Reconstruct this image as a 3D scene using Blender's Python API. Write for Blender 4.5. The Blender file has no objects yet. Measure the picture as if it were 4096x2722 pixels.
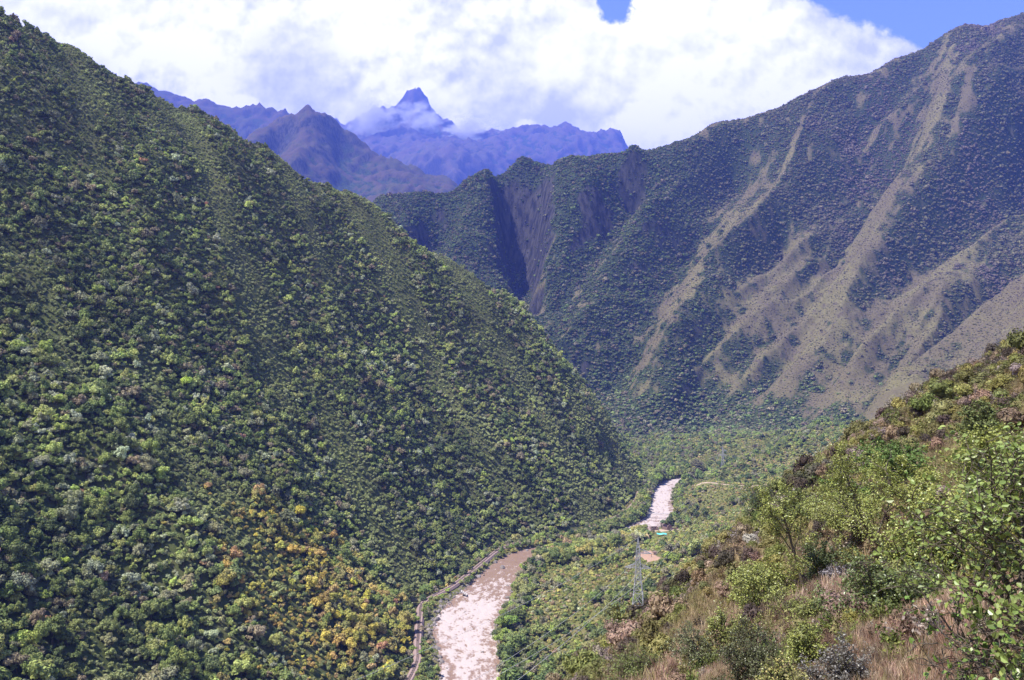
import bpy, math, random
import numpy as np
from mathutils import Vector, Matrix

sc = bpy.context.scene
col = sc.collection
R = math.radians
QUICK = False

# ------------------------------------------------------------------ camera
FPX, CAMZ, S = 804.0, 250.0, 1024 / 2359.0
cd = bpy.data.cameras.new('camera'); cam = bpy.data.objects.new('camera', cd); col.objects.link(cam)
cam.location = (0, 0, CAMZ); cam.rotation_euler = (R(90), 0, 0)
cd.sensor_fit = 'HORIZONTAL'; cd.sensor_width = 36; cd.lens = FPX / 1024 * 36
cd.clip_start = 0.3; cd.clip_end = 60000
sc.camera = cam

# ------------------------------------------------------------------ render settings
sc.render.engine = 'CYCLES'
cy = sc.cycles
cy.use_denoising = True
try: cy.denoiser = 'OPENIMAGEDENOISE'
except Exception: pass
try:
    cy.denoising_prefilter = 'ACCURATE'; cy.denoising_input_passes = 'RGB_ALBEDO_NORMAL'
except Exception: pass
cy.max_bounces = 4; cy.diffuse_bounces = 2; cy.glossy_bounces = 2; cy.transmission_bounces = 3
cy.transparent_max_bounces = 8; cy.volume_bounces = 1
cy.volume_step_rate = 1.0
cy.sample_clamp_indirect = 4
cy.use_adaptive_sampling = True; cy.adaptive_threshold = 0.01
cy.caustics_reflective = False; cy.caustics_refractive = False
sc.view_settings.view_transform = 'Standard'; sc.view_settings.look = 'None'
sc.view_settings.exposure = 1.13; sc.view_settings.gamma = 1.0
sc.view_settings.use_curve_mapping = False

# ------------------------------------------------------------------ sun and sky
SUN = Vector((-0.44, -0.12, 0.88)).normalized()        # direction towards the sun
sd = bpy.data.lights.new('sun', 'SUN'); sd.energy = 5.0; sd.angle = R(0.53); sd.color = (1.0, 0.95, 0.87)
so = bpy.data.objects.new('sun', sd); col.objects.link(so)
so.rotation_euler = SUN.to_track_quat('Z', 'Y').to_euler(); so.location = (0, 0, 2000)


class NX:
    """small helper for shader node expressions"""
    def __init__(s, nt): s.nt = nt; s.N = nt.nodes; s.L = nt.links
    def node(s, t, **kw):
        n = s.N.new(t)
        for k, v in kw.items(): setattr(n, k, v)
        return n
    def put(s, sock, v):
        if isinstance(v, bpy.types.NodeSocket): s.L.new(v, sock)
        elif v is not None: sock.default_value = v
    def m(s, op, a, b=None, c=None, clamp=False):
        n = s.N.new('ShaderNodeMath'); n.operation = op; n.use_clamp = clamp
        s.put(n.inputs[0], a); s.put(n.inputs[1], b)
        if c is not None: s.put(n.inputs[2], c)
        return n.outputs[0]
    def add(s, a, b): return s.m('ADD', a, b)
    def sub(s, a, b): return s.m('SUBTRACT', a, b)
    def mul(s, a, b): return s.m('MULTIPLY', a, b)
    def step(s, x, lo, hi, a=0.0, b=1.0, kind='SMOOTHSTEP'):
        n = s.N.new('ShaderNodeMapRange'); n.interpolation_type = kind; n.clamp = True if kind == 'LINEAR' else n.clamp
        s.put(n.inputs[0], x); s.put(n.inputs[1], lo); s.put(n.inputs[2], hi); s.put(n.inputs[3], a); s.put(n.inputs[4], b)
        return n.outputs[0]
    def noise(s, vec, scale, detail=4, rough=0.55, dist=0.0):
        n = s.N.new('ShaderNodeTexNoise'); s.put(n.inputs['Vector'], vec)
        n.inputs['Scale'].default_value = scale; n.inputs['Detail'].default_value = detail
        n.inputs['Roughness'].default_value = rough; n.inputs['Distortion'].default_value = dist
        return n.outputs[0]
    def mix(s, f, a, b, blend='MIX'):
        n = s.N.new('ShaderNodeMix'); n.data_type = 'RGBA'; n.blend_type = blend
        s.put(n.inputs[0], f)
        for i, v in ((6, a), (7, b)):
            if isinstance(v, (tuple, list)): v = tuple(v) + (1.0,) if len(v) == 3 else tuple(v)
            s.put(n.inputs[i], v)
        return n.outputs[2]
    def vmap(s, vec, scale=(1, 1, 1), loc=(0, 0, 0), rot=(0, 0, 0)):
        n = s.N.new('ShaderNodeMapping'); s.put(n.inputs[0], vec)
        n.inputs[1].default_value = loc; n.inputs[2].default_value = rot; n.inputs[3].default_value = scale
        return n.outputs[0]


world = bpy.data.worlds.new('World'); sc.world = world; world.use_nodes = True
wt = world.node_tree; wt.nodes.clear(); x = NX(wt)
sky = x.node('ShaderNodeTexSky', sky_type='NISHITA'); sky.sun_disc = False
sky.sun_elevation = math.asin(SUN.z); sky.sun_rotation = math.atan2(SUN.x, SUN.y)
sky.altitude = 2800; sky.air_density = 1.3; sky.dust_density = 0.3; sky.ozone_density = 2.0
tc = x.node('ShaderNodeTexCoord'); sep = x.node('ShaderNodeSeparateXYZ'); x.L.new(tc.outputs['Generated'], sep.inputs[0])
dx, dy, dz = sep.outputs
ay = x.m('MAXIMUM', x.m('ABSOLUTE', dy), 0.3)
u = x.m('DIVIDE', dx, ay); v = x.m('DIVIDE', dz, ay)
uv = x.node('ShaderNodeCombineXYZ'); x.L.new(u, uv.inputs[0]); x.L.new(v, uv.inputs[1]); x.put(uv.inputs[2], dy)
uv = uv.outputs[0]
def blob(cx, cy_, rx, ry, soft=1.0):
    """1 in the middle of an ellipse of the sky, 0 outside"""
    a = x.m('DIVIDE', x.sub(uw, cx), rx); b = x.m('DIVIDE', x.sub(vw, cy_), ry)
    r = x.m('SQRT', x.add(x.mul(a, a), x.mul(b, b)))
    return x.step(r, 1.0 + 0.5 * soft, 1.0 - 0.5 * soft)
n_big = x.noise(uv, 2.3, 5, 0.55)
n_bil = x.noise(uv, 11.0, 9, 0.66)
n_bil2 = x.noise(x.vmap(uv, loc=(3, 7, 1)), 13.0, 8, 0.62)
# warped coordinates make billowing outlines
uw = x.add(u, x.mul(x.sub(n_bil, 0.5), 0.12)); vw = x.add(v, x.mul(x.sub(n_bil2, 0.5), 0.10))
# the great cloud bank ends along a sloping line, blue above and beyond it
line = x.sub(x.add(0.425, x.mul(x.sub(0.36, uw), 0.40)), vw)
line = x.add(line, x.mul(x.sub(n_big, 0.5), 0.10))
cover = x.step(line, -0.006, 0.012)
gap = blob(0.134, 0.455, 0.036, 0.062, 0.2)
cover = x.mul(cover, x.sub(1.0, gap))
wisp = x.mul(x.step(x.noise(x.vmap(uv, (1.5, 4, 1)), 5, 6, 0.6), 0.60, 0.80), 0.35)
cover = x.m('MAXIMUM', cover, wisp)
# light and lavender-grey parts of the cloud
bright = x.step(x.add(n_big, x.mul(x.sub(n_bil, 0.5), 0.5)), 0.40, 0.66)
core = blob(-0.378, 0.262, 0.070, 0.052, 0.35)                       # cumulus above the dark ridge
core = x.m('MAXIMUM', core, blob(-0.45, 0.352, 0.11, 0.040, 0.8))
core = x.m('MAXIMUM', core, x.mul(blob(-0.50, 0.415, 0.22, 0.045, 0.9), 0.85))
core = x.m('MAXIMUM', core, blob(0.20, 0.36, 0.20, 0.07, 0.7))
core = x.m('MAXIMUM', core, blob(0.30, 0.30, 0.11, 0.10, 0.8))
core = x.m('MAXIMUM', core, blob(0.20, 0.245, 0.085, 0.05, 0.4))
core = x.m('MAXIMUM', core, blob(0.02, 0.245, 0.03, 0.024, 0.5))
grey = blob(-0.555, 0.31, 0.055, 0.04, 1.2)
grey = x.m('MAXIMUM', grey, x.mul(blob(-0.27, 0.33, 0.06, 0.06, 1.3), 0.7))
grey = x.m('MAXIMUM', grey, x.mul(blob(0.02, 0.21, 0.12, 0.05, 1.3), 0.8))
grey = x.m('MAXIMUM', grey, x.mul(blob(0.30, 0.21, 0.05, 0.05, 1.3), 0.6))
br = x.m('MAXIMUM', x.mul(bright, x.sub(1.0, grey)), core)
br = x.add(x.mul(br, 0.8), 0.2)
# relief of the billows: compare the noise with itself a little nearer the light
n_a = x.noise(x.vmap(uv, loc=(0, 0, 2)), 9.0, 7, 0.58); n_b = x.noise(x.vmap(uv, loc=(0.006, -0.012, 2)), 9.0, 7, 0.58)
emb = x.mul(x.sub(n_a, n_b), 6.0)
br = x.add(br, x.mul(emb, x.step(n_big, 0.35, 0.6, 0.5, 1.0)))
br = x.m('MINIMUM', x.m('MAXIMUM', br, 0.0), 1.0)
ccol = x.mix(br, (0.53, 0.54, 0.63), (0.99, 0.96, 0.89))
ccol = x.mix(x.mul(grey, 0.6), ccol, (0.47, 0.48, 0.61))
bg1 = x.node('ShaderNodeBackground'); x.L.new(sky.outputs[0], bg1.inputs[0]); bg1.inputs[1].default_value = 0.105
bg2 = x.node('ShaderNodeBackground'); x.L.new(ccol, bg2.inputs[0]); bg2.inputs[1].default_value = 1.0
up = x.step(dz, -0.02, 0.05)
mx = x.node('ShaderNodeMixShader'); x.L.new(x.mul(cover, up), mx.inputs[0]); x.L.new(bg1.outputs[0], mx.inputs[1]); x.L.new(bg2.outputs[0], mx.inputs[2])
wo = x.node('ShaderNodeOutputWorld'); x.L.new(mx.outputs[0], wo.inputs[0])
world.cycles.sampling_method = 'MANUAL'; world.cycles.sample_map_resolution = 512

# ------------------------------------------------------------------ numpy noise and fields
rng = np.random.default_rng(7)
_perm = np.random.default_rng(3).permutation(4096).astype(np.int64)
def _h(ix, iy, seed):
    return _perm[(_perm[(ix + seed * 131) & 4095] + iy) & 4095]
def gnoise(x, y, seed=0):
    """2-D gradient noise, about -1..1"""
    xi = np.floor(x).astype(np.int64); yi = np.floor(y).astype(np.int64)
    fx = x - xi; fy = y - yi
    sx = fx * fx * fx * (fx * (fx * 6 - 15) + 10); sy = fy * fy * fy * (fy * (fy * 6 - 15) + 10)
    def g(ox, oy):
        a = _h(xi + ox, yi + oy, seed) * (2 * math.pi / 4096)
        return np.cos(a) * (fx - ox) + np.sin(a) * (fy - oy)
    a = g(0, 0) * (1 - sx) + g(1, 0) * sx; b = g(0, 1) * (1 - sx) + g(1, 1) * sx
    return 1.5 * (a * (1 - sy) + b * sy)
def fbm(x, y, scale, octv=5, rough=0.5, seed=0):
    t = 0; a = 1.0; f = 1.0 / scale; n = 0
    for i in range(octv):
        t = t + a * gnoise(x * f + 17.3 * i, y * f - 9.1 * i, seed + i); n += a; a *= rough; f *= 2.03
    return t / n
def ridged(x, y, scale, octv=5, rough=0.5, seed=0):
    t = 0; a = 1.0; f = 1.0 / scale; n = 0
    for i in range(octv):
        t = t + a * (1 - 2 * np.abs(gnoise(x * f + 7.7 * i, y * f + 3.3 * i, seed + i))); n += a; a *= rough; f *= 2.05
    return t / n
def smooth(e0, e1, x):
    t = np.clip((x - e0) / (e1 - e0), 0, 1); return t * t * (3 - 2 * t)

def D(dx, dy, Y):
    """a point of the valley: direction measured on the photograph, distance Y chosen"""
    return ((dx * S - 512) / FPX * Y, Y, CAMZ - (dy * S - 340) / FPX * Y)
def dens(pts, step):
    out = []
    for a, b in zip(pts[:-1], pts[1:]):
        a = np.array(a, float); b = np.array(b, float)
        n = max(1, int(np.linalg.norm((b - a)[:2]) / step))
        for k in range(n): out.append(a + (b - a) * k / n)
    out.append(np.array(pts[-1], float))
    return out
class Field:
    """height field through scattered control points, kernel r, so ridge lines stay sharp"""
    def __init__(s, pts, soft=0.0, damp=1e-3, merge=8.0):
        p = []
        for q in pts:
            if all((q[0] - w[0]) ** 2 + (q[1] - w[1]) ** 2 > merge * merge for w in p): p.append(q)
        p = np.array(p, float); s.p = p; s.soft = soft
        d = np.hypot(p[:, None, 0] - p[None, :, 0], p[:, None, 1] - p[None, :, 1])
        K = -np.sqrt(d * d + soft * soft); n = len(p)
        K[np.diag_indices(n)] -= 0
        A = np.zeros((n + 3, n + 3)); A[:n, :n] = K + damp * np.eye(n)
        A[:n, n] = 1; A[:n, n + 1] = p[:, 0] / 1000; A[:n, n + 2] = p[:, 1] / 1000; A[n:, :n] = A[:n, n:].T
        s.w = np.linalg.solve(A, np.concatenate([p[:, 2], np.zeros(3)]))
    def __call__(s, X, Y):
        sh = X.shape; X = X.ravel(); Y = Y.ravel(); out = np.empty(len(X)); n = len(s.p)
        for i in range(0, len(X), 20000):
            x_ = X[i:i + 20000]; y_ = Y[i:i + 20000]
            d = np.sqrt((x_[:, None] - s.p[None, :, 0]) ** 2 + (y_[:, None] - s.p[None, :, 1]) ** 2 + s.soft ** 2)
            out[i:i + 20000] = -d @ s.w[:n] + s.w[n] + s.w[n + 1] * x_ / 1000 + s.w[n + 2] * y_ / 1000
        return out.reshape(sh)
class Grid:
    def __init__(s, x0, x1, y0, y1, step, fn):
        s.xs = np.arange(x0, x1 + step / 2, step); s.ys = np.arange(y0, y1 + step / 2, step); s.step = step
        s.X, s.Y = np.meshgrid(s.xs, s.ys); s.Z = fn(s.X, s.Y)
    def sample(s, x, y, A=None):
        A = s.Z if A is None else A
        fx = np.clip((x - s.xs[0]) / s.step, 0, len(s.xs) - 1.001); fy = np.clip((y - s.ys[0]) / s.step, 0, len(s.ys) - 1.001)
        i = fx.astype(int); j = fy.astype(int); fx = fx - i; fy = fy - j
        return (A[j, i] * (1 - fx) + A[j, i + 1] * fx) * (1 - fy) + (A[j + 1, i] * (1 - fx) + A[j + 1, i + 1] * fx) * fy
    def mesh(s, name, mat, attrs=None, keep=None, kind='structure'):
        ny, nx = s.X.shape
        co = np.stack([s.X, s.Y, s.Z], -1).reshape(-1, 3)
        idx = np.arange(nx * ny).reshape(ny, nx)
        q = np.stack([idx[:-1, :-1], idx[:-1, 1:], idx[1:, 1:], idx[1:, :-1]], -1).reshape(-1, 4)
        if keep is not None:
            kk = keep.reshape(-1); q = q[kk[q].any(1)]
            used = np.zeros(len(co), bool); used[q] = True; rm = np.cumsum(used) - 1
            co = co[used]; q = rm[q]
            attrs = {k: a.reshape(-1)[used] for k, a in (attrs or {}).items()}
        o = mesh_obj(name, co, q, mat, smooth=True)
        for k, a in (attrs or {}).items():
            at = o.data.attributes.new(k, 'FLOAT', 'POINT'); at.data.foreach_set('value', np.ascontiguousarray(a.reshape(-1), dtype=np.float32))
        if kind: o['kind'] = kind
        return o
def mesh_data(name, co, faces, mats, smooth=False, midx=None):
    """mesh from numpy: faces n x k (all the same size) or a list of such arrays"""
    me = bpy.data.meshes.new(name)
    fl = faces if isinstance(faces, list) else [faces]
    co = np.asarray(co, dtype=np.float32)
    me.vertices.add(len(co)); me.vertices.foreach_set('co', co.ravel())
    loops = np.concatenate([np.asarray(f).ravel() for f in fl]).astype(np.int32)
    tot = np.concatenate([np.full(len(f), np.asarray(f).shape[1]) for f in fl if len(f)])
    st = np.concatenate([[0], np.cumsum(tot)[:-1]]).astype(np.int32)
    me.loops.add(len(loops)); me.loops.foreach_set('vertex_index', loops)
    me.polygons.add(len(tot)); me.polygons.foreach_set('loop_start', st)
    me.polygons.foreach_set('loop_total', tot.astype(np.int32))
    if midx is not None: me.polygons.foreach_set('material_index', np.asarray(midx, dtype=np.int32))
    me.update(calc_edges=True)
    me.polygons.foreach_set('use_smooth', np.full(len(tot), smooth, dtype=bool))
    for m_ in (mats if isinstance(mats, (list, tuple)) else [mats]): me.materials.append(m_)
    me.validate()
    return me
def mesh_obj(name, co, faces, mats, smooth=False, parent=None, midx=None):
    o = bpy.data.objects.new(name, mesh_data(name, co, faces, mats, smooth, midx)); col.objects.link(o)
    if parent: o.parent = parent
    return o
def tag(o, label=None, cat=None, group=None, kind=None):
    if label: o['label'] = label
    if cat: o['category'] = cat
    if group: o['group'] = group
    if kind: o['kind'] = kind
    return o
def empty(name, loc, rz=0.0, scale=1.0):
    o = bpy.data.objects.new(name, None); col.objects.link(o); o.location = loc
    o.rotation_euler = (0, 0, rz); o.scale = (scale,) * 3; o.empty_display_size = 0.5
    return o
def link(o, parent=None):
    col.objects.link(o)
    if parent: o.parent = parent
    return o
def in_view(x, y, z, m=60):
    px = 512 + FPX * x / np.maximum(y, .1); py = 340 - FPX * (z - CAMZ) / np.maximum(y, .1)
    return (y > 1) & (px > -m) & (px < 1024 + m) & (py > -m - 40) & (py < 680 + m)

# ------------------------------------------------------------------ materials
def new_mat(name):
    m_ = bpy.data.materials.new(name); m_.use_nodes = True; m_.node_tree.nodes.clear()
    return m_, NX(m_.node_tree)
def finish(m_, x, colour, rough=0.85, spec=0.2, bump=None, bstr=0.5, bdist=0.5, transl=0.0, metal=0.0, normal=None):
    b = x.node('ShaderNodeBsdfPrincipled')
    if isinstance(colour, tuple): colour = colour + (1.0,) if len(colour) == 3 else colour
    x.put(b.inputs['Base Color'], colour); x.put(b.inputs['Roughness'], rough)
    x.put(b.inputs['Specular IOR Level'], spec); x.put(b.inputs['Metallic'], metal)
    if bump is not None:
        bn = x.node('ShaderNodeBump'); x.put(bn.inputs['Height'], bump); bn.inputs['Strength'].default_value = bstr
        bn.inputs['Distance'].default_value = bdist; x.L.new(bn.outputs[0], b.inputs['Normal'])
    out = x.node('ShaderNodeOutputMaterial'); s_ = b.outputs[0]
    if transl:
        t = x.node('ShaderNodeBsdfTranslucent'); x.put(t.inputs[0], colour)
        mi = x.node('ShaderNodeMixShader'); mi.inputs[0].default_value = transl
        x.L.new(s_, mi.inputs[1]); x.L.new(t.outputs[0], mi.inputs[2]); s_ = mi.outputs[0]
    x.L.new(s_, out.inputs[0])
    return m_
def attr(x, name, kind='GEOMETRY', out='Fac'):
    a = x.node('ShaderNodeAttribute', attribute_name=name, attribute_type=kind); return a.outputs[out]

def leaf_material(name, transl=0.22, rough=0.5, spec=0.25, var=0.35, gain=1.0):
    m_, x = new_mat(name)
    t = attr(x, 'tint', 'INSTANCER', 'Color')
    g = x.node('ShaderNodeNewGeometry')
    r = g.outputs['Random Per Island']
    k = x.mul(x.add(1.0 - var, x.mul(r, 2 * var)), gain)
    c = x.node('ShaderNodeVectorMath', operation='SCALE'); x.L.new(t, c.inputs[0]); x.L.new(k, c.inputs['Scale'])
    hs = x.node('ShaderNodeHueSaturation'); x.L.new(c.outputs[0], hs.inputs['Color'])
    x.put(hs.inputs['Hue'], x.add(0.485, x.mul(x.m('FRACT', x.mul(r, 7.13)), 0.03)))
    return finish(m_, x, hs.outputs[0], rough, spec, transl=transl)
M = {}
M['leaf'] = leaf_material('leaf', 0.15, 0.6, 0.2)
M['forest_leaf'] = leaf_material('forest_leaf', 0.12, 0.6, 0.2, 0.38, 3.0)
M['glossy_leaf'] = leaf_material('glossy_leaf', 0.28, 0.38, 0.5, 0.4)
M['shrub'] = leaf_material('shrub_leaf', 0.0, 0.8, 0.1, 0.3, 1.65)
m_, x = new_mat('bark')
g = x.node('ShaderNodeNewGeometry')
n = x.noise(x.vmap(g.outputs['Position'], (6, 6, 1.2)), 2.0, 5, 0.6)
M['bark'] = finish(m_, x, x.mix(n, (0.045, 0.036, 0.028), (0.15, 0.125, 0.10)), 0.9, 0.1, bump=n, bstr=0.6, bdist=0.03)

def ground_mat(name, base, alt, third, s1=0.03, s2=0.2, s3=1.5, bd=1.0, bs=0.6, rough=0.95, extra=None):
    m_, x = new_mat(name)
    g = x.node('ShaderNodeNewGeometry'); p = g.outputs['Position']
    a = x.noise(p, s1, 6, 0.6); b = x.noise(p, s2, 6, 0.65); c = x.noise(p, s3, 5, 0.6)
    k = x.mix(x.step(x.add(a, x.mul(x.sub(b, .5), .6)), 0.42, 0.60), base, alt)
    k = x.mix(x.step(b, 0.52, 0.68), k, third)
    k = x.mix(x.step(c, 0.3, 0.75, 0.0, 0.35), k, (0.02, 0.022, 0.012))
    if extra: k = extra(x, p, k, a, b, c, g)
    return finish(m_, x, k, rough, 0.1, bump=x.add(b, x.mul(c, 0.35)), bstr=bs, bdist=bd)
HAZE = 5.5e-5
# ================================================================== TERRAIN
# river course (x, y, half width)
RIV = [(-14, 250, 20), (-24, 450, 20), (-29, 560, 20), (-34, 640, 21), (-42, 700, 24), (-33, 760, 25), (-24, 800, 22), (-14, 850, 19), (2, 900, 18),
       (24, 938, 18), (60, 965, 18), (104, 995, 18), (146, 1036, 17), (180, 1080, 16), (203, 1122, 16), (218, 1175, 17), (228, 1235, 15), (243, 1300, 15), (264, 1370, 15),
       (300, 1430, 15), (400, 1500, 18), (520, 1560, 18), (600, 1680, 18)]
def catmull(P_, n):
    P_ = np.array(P_, float); out = []
    for i in range(len(P_) - 1):
        a = P_[max(i - 1, 0)]; b = P_[i]; c = P_[i + 1]; d = P_[min(i + 2, len(P_) - 1)]
        for t in np.arange(n) / n:
            out.append(0.5 * (2 * b + (c - a) * t + (2 * a - 5 * b + 4 * c - d) * t * t + (3 * b - a - 3 * c + d) * t ** 3))
    out.append(P_[-1]); return np.array(out)
RC = catmull(RIV, 10)
def poly_dist(X, Y, C):
    """distance to a polyline, side (+ = right of travel), parameter index, and third column interpolated"""
    sh = X.shape; X = X.ravel(); Y = Y.ravel()
    best = np.full(len(X), 1e9); side = np.zeros(len(X)); par = np.zeros(len(X)); third = np.zeros(len(X))
    for i in range(len(C) - 1):
        a = C[i]; b = C[i + 1]; dx_ = b[0] - a[0]; dy_ = b[1] - a[1]; L2 = dx_ * dx_ + dy_ * dy_ + 1e-9
        t = np.clip(((X - a[0]) * dx_ + (Y - a[1]) * dy_) / L2, 0, 1)
        ex = X - a[0] - t * dx_; ey = Y - a[1] - t * dy_; d = np.hypot(ex, ey); k = d < best
        best[k] = d[k]; side[k] = np.sign(dy_ * ex - dx_ * ey)[k]; par[k] = (i + t)[k]
        third[k] = (a[2] + (b[2] - a[2]) * t)[k]
    return best.reshape(sh), side.reshape(sh), par.reshape(sh), third.reshape(sh)
RAIL = np.array([(-92, 380, 5.0), (-84, 500, 5), D(955, 1545, 600)[:2] + (5,), D(962, 1480, 650)[:2] + (5,), D(967, 1420, 710)[:2] + (5,), D(977, 1388, 752)[:2] + (5,),
                 D(1040, 1350, 800)[:2] + (5,), D(1085, 1318, 850)[:2] + (5,), D(1118, 1288, 895)[:2] + (5,), D(1150, 1266, 940)[:2] + (5,), D(1195, 1252, 974)[:2] + (5,),
                 D(1240, 1246, 990)[:2] + (5,), (60, 1012, 5), (96, 1048, 5), (130, 1092, 5), (162, 1150, 5), (186, 1220, 5), (205, 1300, 5)])
RLC = catmull(RAIL, 8)

# ---- left mountain
lm = []
foot = [(-150, -150, 4), (-135, 100, 4), (-118, 300, 4), (-100, 450, 4), (-82, 600, 4), (-90, 715, 4), (-94, 760, 4), (-72, 812, 4), (-45, 890, 4), (-36, 935, 4), (-4, 985, 4), (30, 1002, 4),
        (52, 1018, 4), (88, 1058, 4), (122, 1102, 4), (156, 1160, 4), (184, 1232, 4), (212, 1320, 4), (236, 1410, 4), (256, 1481, 4), (250, 1560, 2)]
lm += dens(foot, 60)
crest = [D(1500, 1098, 1481), D(1450, 1055, 1470), D(1400, 1000, 1455), D(1360, 938, 1440), D(1310, 868, 1425), D(1250, 795, 1405), D(1200, 738, 1390), D(1100, 668, 1370), D(1000, 598, 1350),
         D(900, 530, 1330), D(850, 480, 1320), D(800, 460, 1310), D(700, 405, 1280), D(600, 361, 1250), D(480, 309, 1220), D(350, 246, 1180), D(230, 200, 1140), D(180, 157, 1120), D(70, 106, 1080), D(0, 52, 1050),
         D(-200, -30, 1000), D(-500, -140, 900)]
lm += dens(crest, 60)
for c_ in crest[1:]: lm.append((c_[0] - 20, c_[1] + 260, c_[2] - 190)); lm.append((c_[0] - 20, c_[1] + 600, c_[2] - 520))
lm += [(256, 1700, -60), (-100, 1900, 20), (-300, 350, 118), (-470, 380, 250), (-620, 500, 400), (-420, 650, 285), (-560, 760, 440), (-300, 800, 215), (-330, 1000, 345),
       (-150, 1120, 200), (40, 1250, 165), (-340, 180, 140), (-700, 200, 420)]
LM = Field(lm, soft=40)
GD = np.array([0.60, -0.80])     # fall direction of the gullies, towards the river and the viewer
def lm_h(X, Y):
    z = LM(X, Y)
    a = smooth(8, 110, z)
    uu = X * 0.80 + Y * 0.60; vv = X * 0.6 - Y * 0.8
    w = fbm(X, Y, 260, 3, 0.5, 11) * 60
    z = z + a * (ridged((uu + w), vv * 0.22, 210, 3, 0.5, 21) * 30 + fbm(X, Y, 110, 4, 0.5, 31) * 15)
    z = z + a * fbm(X, Y, 22, 3, 0.5, 41) * 2.2
    d, sd_, _, _ = poly_dist(X, Y, RLC[::2])
    z = np.where(d < 60, np.minimum(z, 4.6 + np.maximum(d - 4.5, 0) * 1.1), z)
    return z
lmg = Grid(-1250, 330, 120, 1760, 8, lm_h)

# ---- valley floor and terraces
vf = []
vf += [(-200, 200, 3), (-200, 600, 3), (-150, 900, 3), (0, 1200, 3), (0, 1500, 3), (0, 1900, 8), (100, 2100, 12)]
rc = RC[::6]
for i in range(1, len(rc) - 1):
    t_ = rc[i + 1][:2] - rc[i - 1][:2]; t_ /= np.linalg.norm(t_); nr = np.array([t_[1], -t_[0]])
    for s_, h_ in ((24, 2.5), (-24, 2.5)):
        q = rc[i][:2] + nr * s_; vf.append((q[0], q[1], h_))
vf += [(70, 400, 26), (90, 520, 24), (60, 620, 12), (60, 760, 9), (90, 860, 8), (130, 940, 8), D(1470, 1415, 557), (140, 560, 82), (180, 650, 62), (200, 800, 40), (210, 930, 18), D(1490, 1300, 820)[:2] + (22,),
       D(1590, 1215, 1075), (260, 1050, 14), (300, 1140, 20), D(1600, 1120, 1215), D(1690, 1118, 1210), D(1780, 1118, 1180), (330, 1000, 50), (420, 1050, 70), (330, 800, 95), (270, 600, 120),
       D(1700, 1062, 1420), D(1780, 1040, 1480), D(1850, 1015, 1560), D(1950, 985, 1700), (420, 1330, 30), (520, 1500, 44), (560, 1700, 38), (480, 1850, 26), (350, 1900, 16), (330, 2100, 2), (800, 1500, 90),
       (900, 2000, 45), (600, 1200, 110), (700, 1900, 32), (1200, 1800, 120), (1200, 2300, 40), (200, 2350, -10), (600, 2200, -10)]
VF = Field(vf, soft=25)
def vf_h(X, Y):
    z = VF(X, Y)
    d, sd_, _, hw = poly_dist(X, Y, RC[::2])
    z = z + fbm(X, Y, 90, 4, 0.5, 51) * 3.2 * smooth(20, 80, d) + fbm(X, Y, 14, 3, 0.5, 52) * 0.8
    # terrace steps across the fan
    bank = smooth(hw - 3, hw + 7, d)
    dr_, _, _, _ = poly_dist(X, Y, RLC[::2]); z = np.where(dr_ < 9, np.minimum(z, 4.6), z)
    z = -3.0 + (np.maximum(z, 1.6) + 3.0) * bank
    return z
vfg = Grid(-200, 1330, 250, 2420, 5, vf_h)

# ---- near hillside (the viewer stands on it)
sil = [D(1290, 1568, 62), D(1400, 1470, 70), D(1480, 1400, 76), D(1570, 1325, 85), D(1700, 1210, 95), D(1790, 1155, 100), D(1870, 1085, 108), D(1960, 1005, 118), D(2100, 910, 130), D(2230, 838, 140), D(2359, 773, 150), D(2550, 680, 165)]
sil = [(a[0], a[1], a[2] - 1.5) for a in sil]
nh = list(sil) + [D(2359, 1568, 8.5), D(2200, 1500, 11), D(2050, 1568, 12), D(2150, 1400, 17), D(2359, 1300, 14), D(1950, 1450, 19), D(2060, 1400, 22), D(1857, 1365, 32), D(1780, 1400, 30), D(1700, 1500, 25),
      D(1500, 1568, 32), D(2170, 1300, 29), D(2052, 1310, 33), D(2359, 1150, 27), D(1750, 1270, 50), D(1600, 1410, 47), D(1400, 1560, 50), D(2060, 1110, 78), D(1965, 1180, 68), D(2250, 1010, 85), D(2359, 960, 80),
      D(2359, 850, 120), D(2100, 960, 112), (0, 0, 248.3), (-3, 0, 247), (3, -5, 249.5), (0.3, 3, 247.6), (8, 0, 252), (-10, 30, 230), (-15, 60, 214), (-10, 0, 241), (-40, 0, 217), (40, 0, 268), (60, 40, 270), (110, 80, 290), (0, -20, 252)]
NH = Field(nh, soft=3, merge=0.5)
SX = np.array([q[0] for q in sil]); SY = np.array([q[1] for q in sil])
def nh_h(X, Y):
    z = NH(X, Y)
    z = z + fbm(X, Y, 26, 3, 0.5, 61) * 0.9 * smooth(20, 60, Y) + fbm(X, Y, 7, 4, 0.55, 62) * 0.45 * smooth(1, 14, Y)
    sh = np.interp(X, SX, SY) + fbm(X, Y, 25, 3, 0.5, 63) * 3
    over = np.maximum(Y - sh, 0)
    z = z - 0.0125 * np.minimum(over, 40) ** 2 - np.maximum(over - 40, 0) * 0.95
    lx = np.maximum(-8 - X, 0); z = z - 0.02 * np.minimum(lx, 20) ** 2 - np.maximum(lx - 20, 0) * 0.6
    return z
nhg = Grid(-80, 230, -20, 420, 1.0, nh_h)
nhg.Z = np.where(nhg.Z > -5, nhg.Z, -5)

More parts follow.
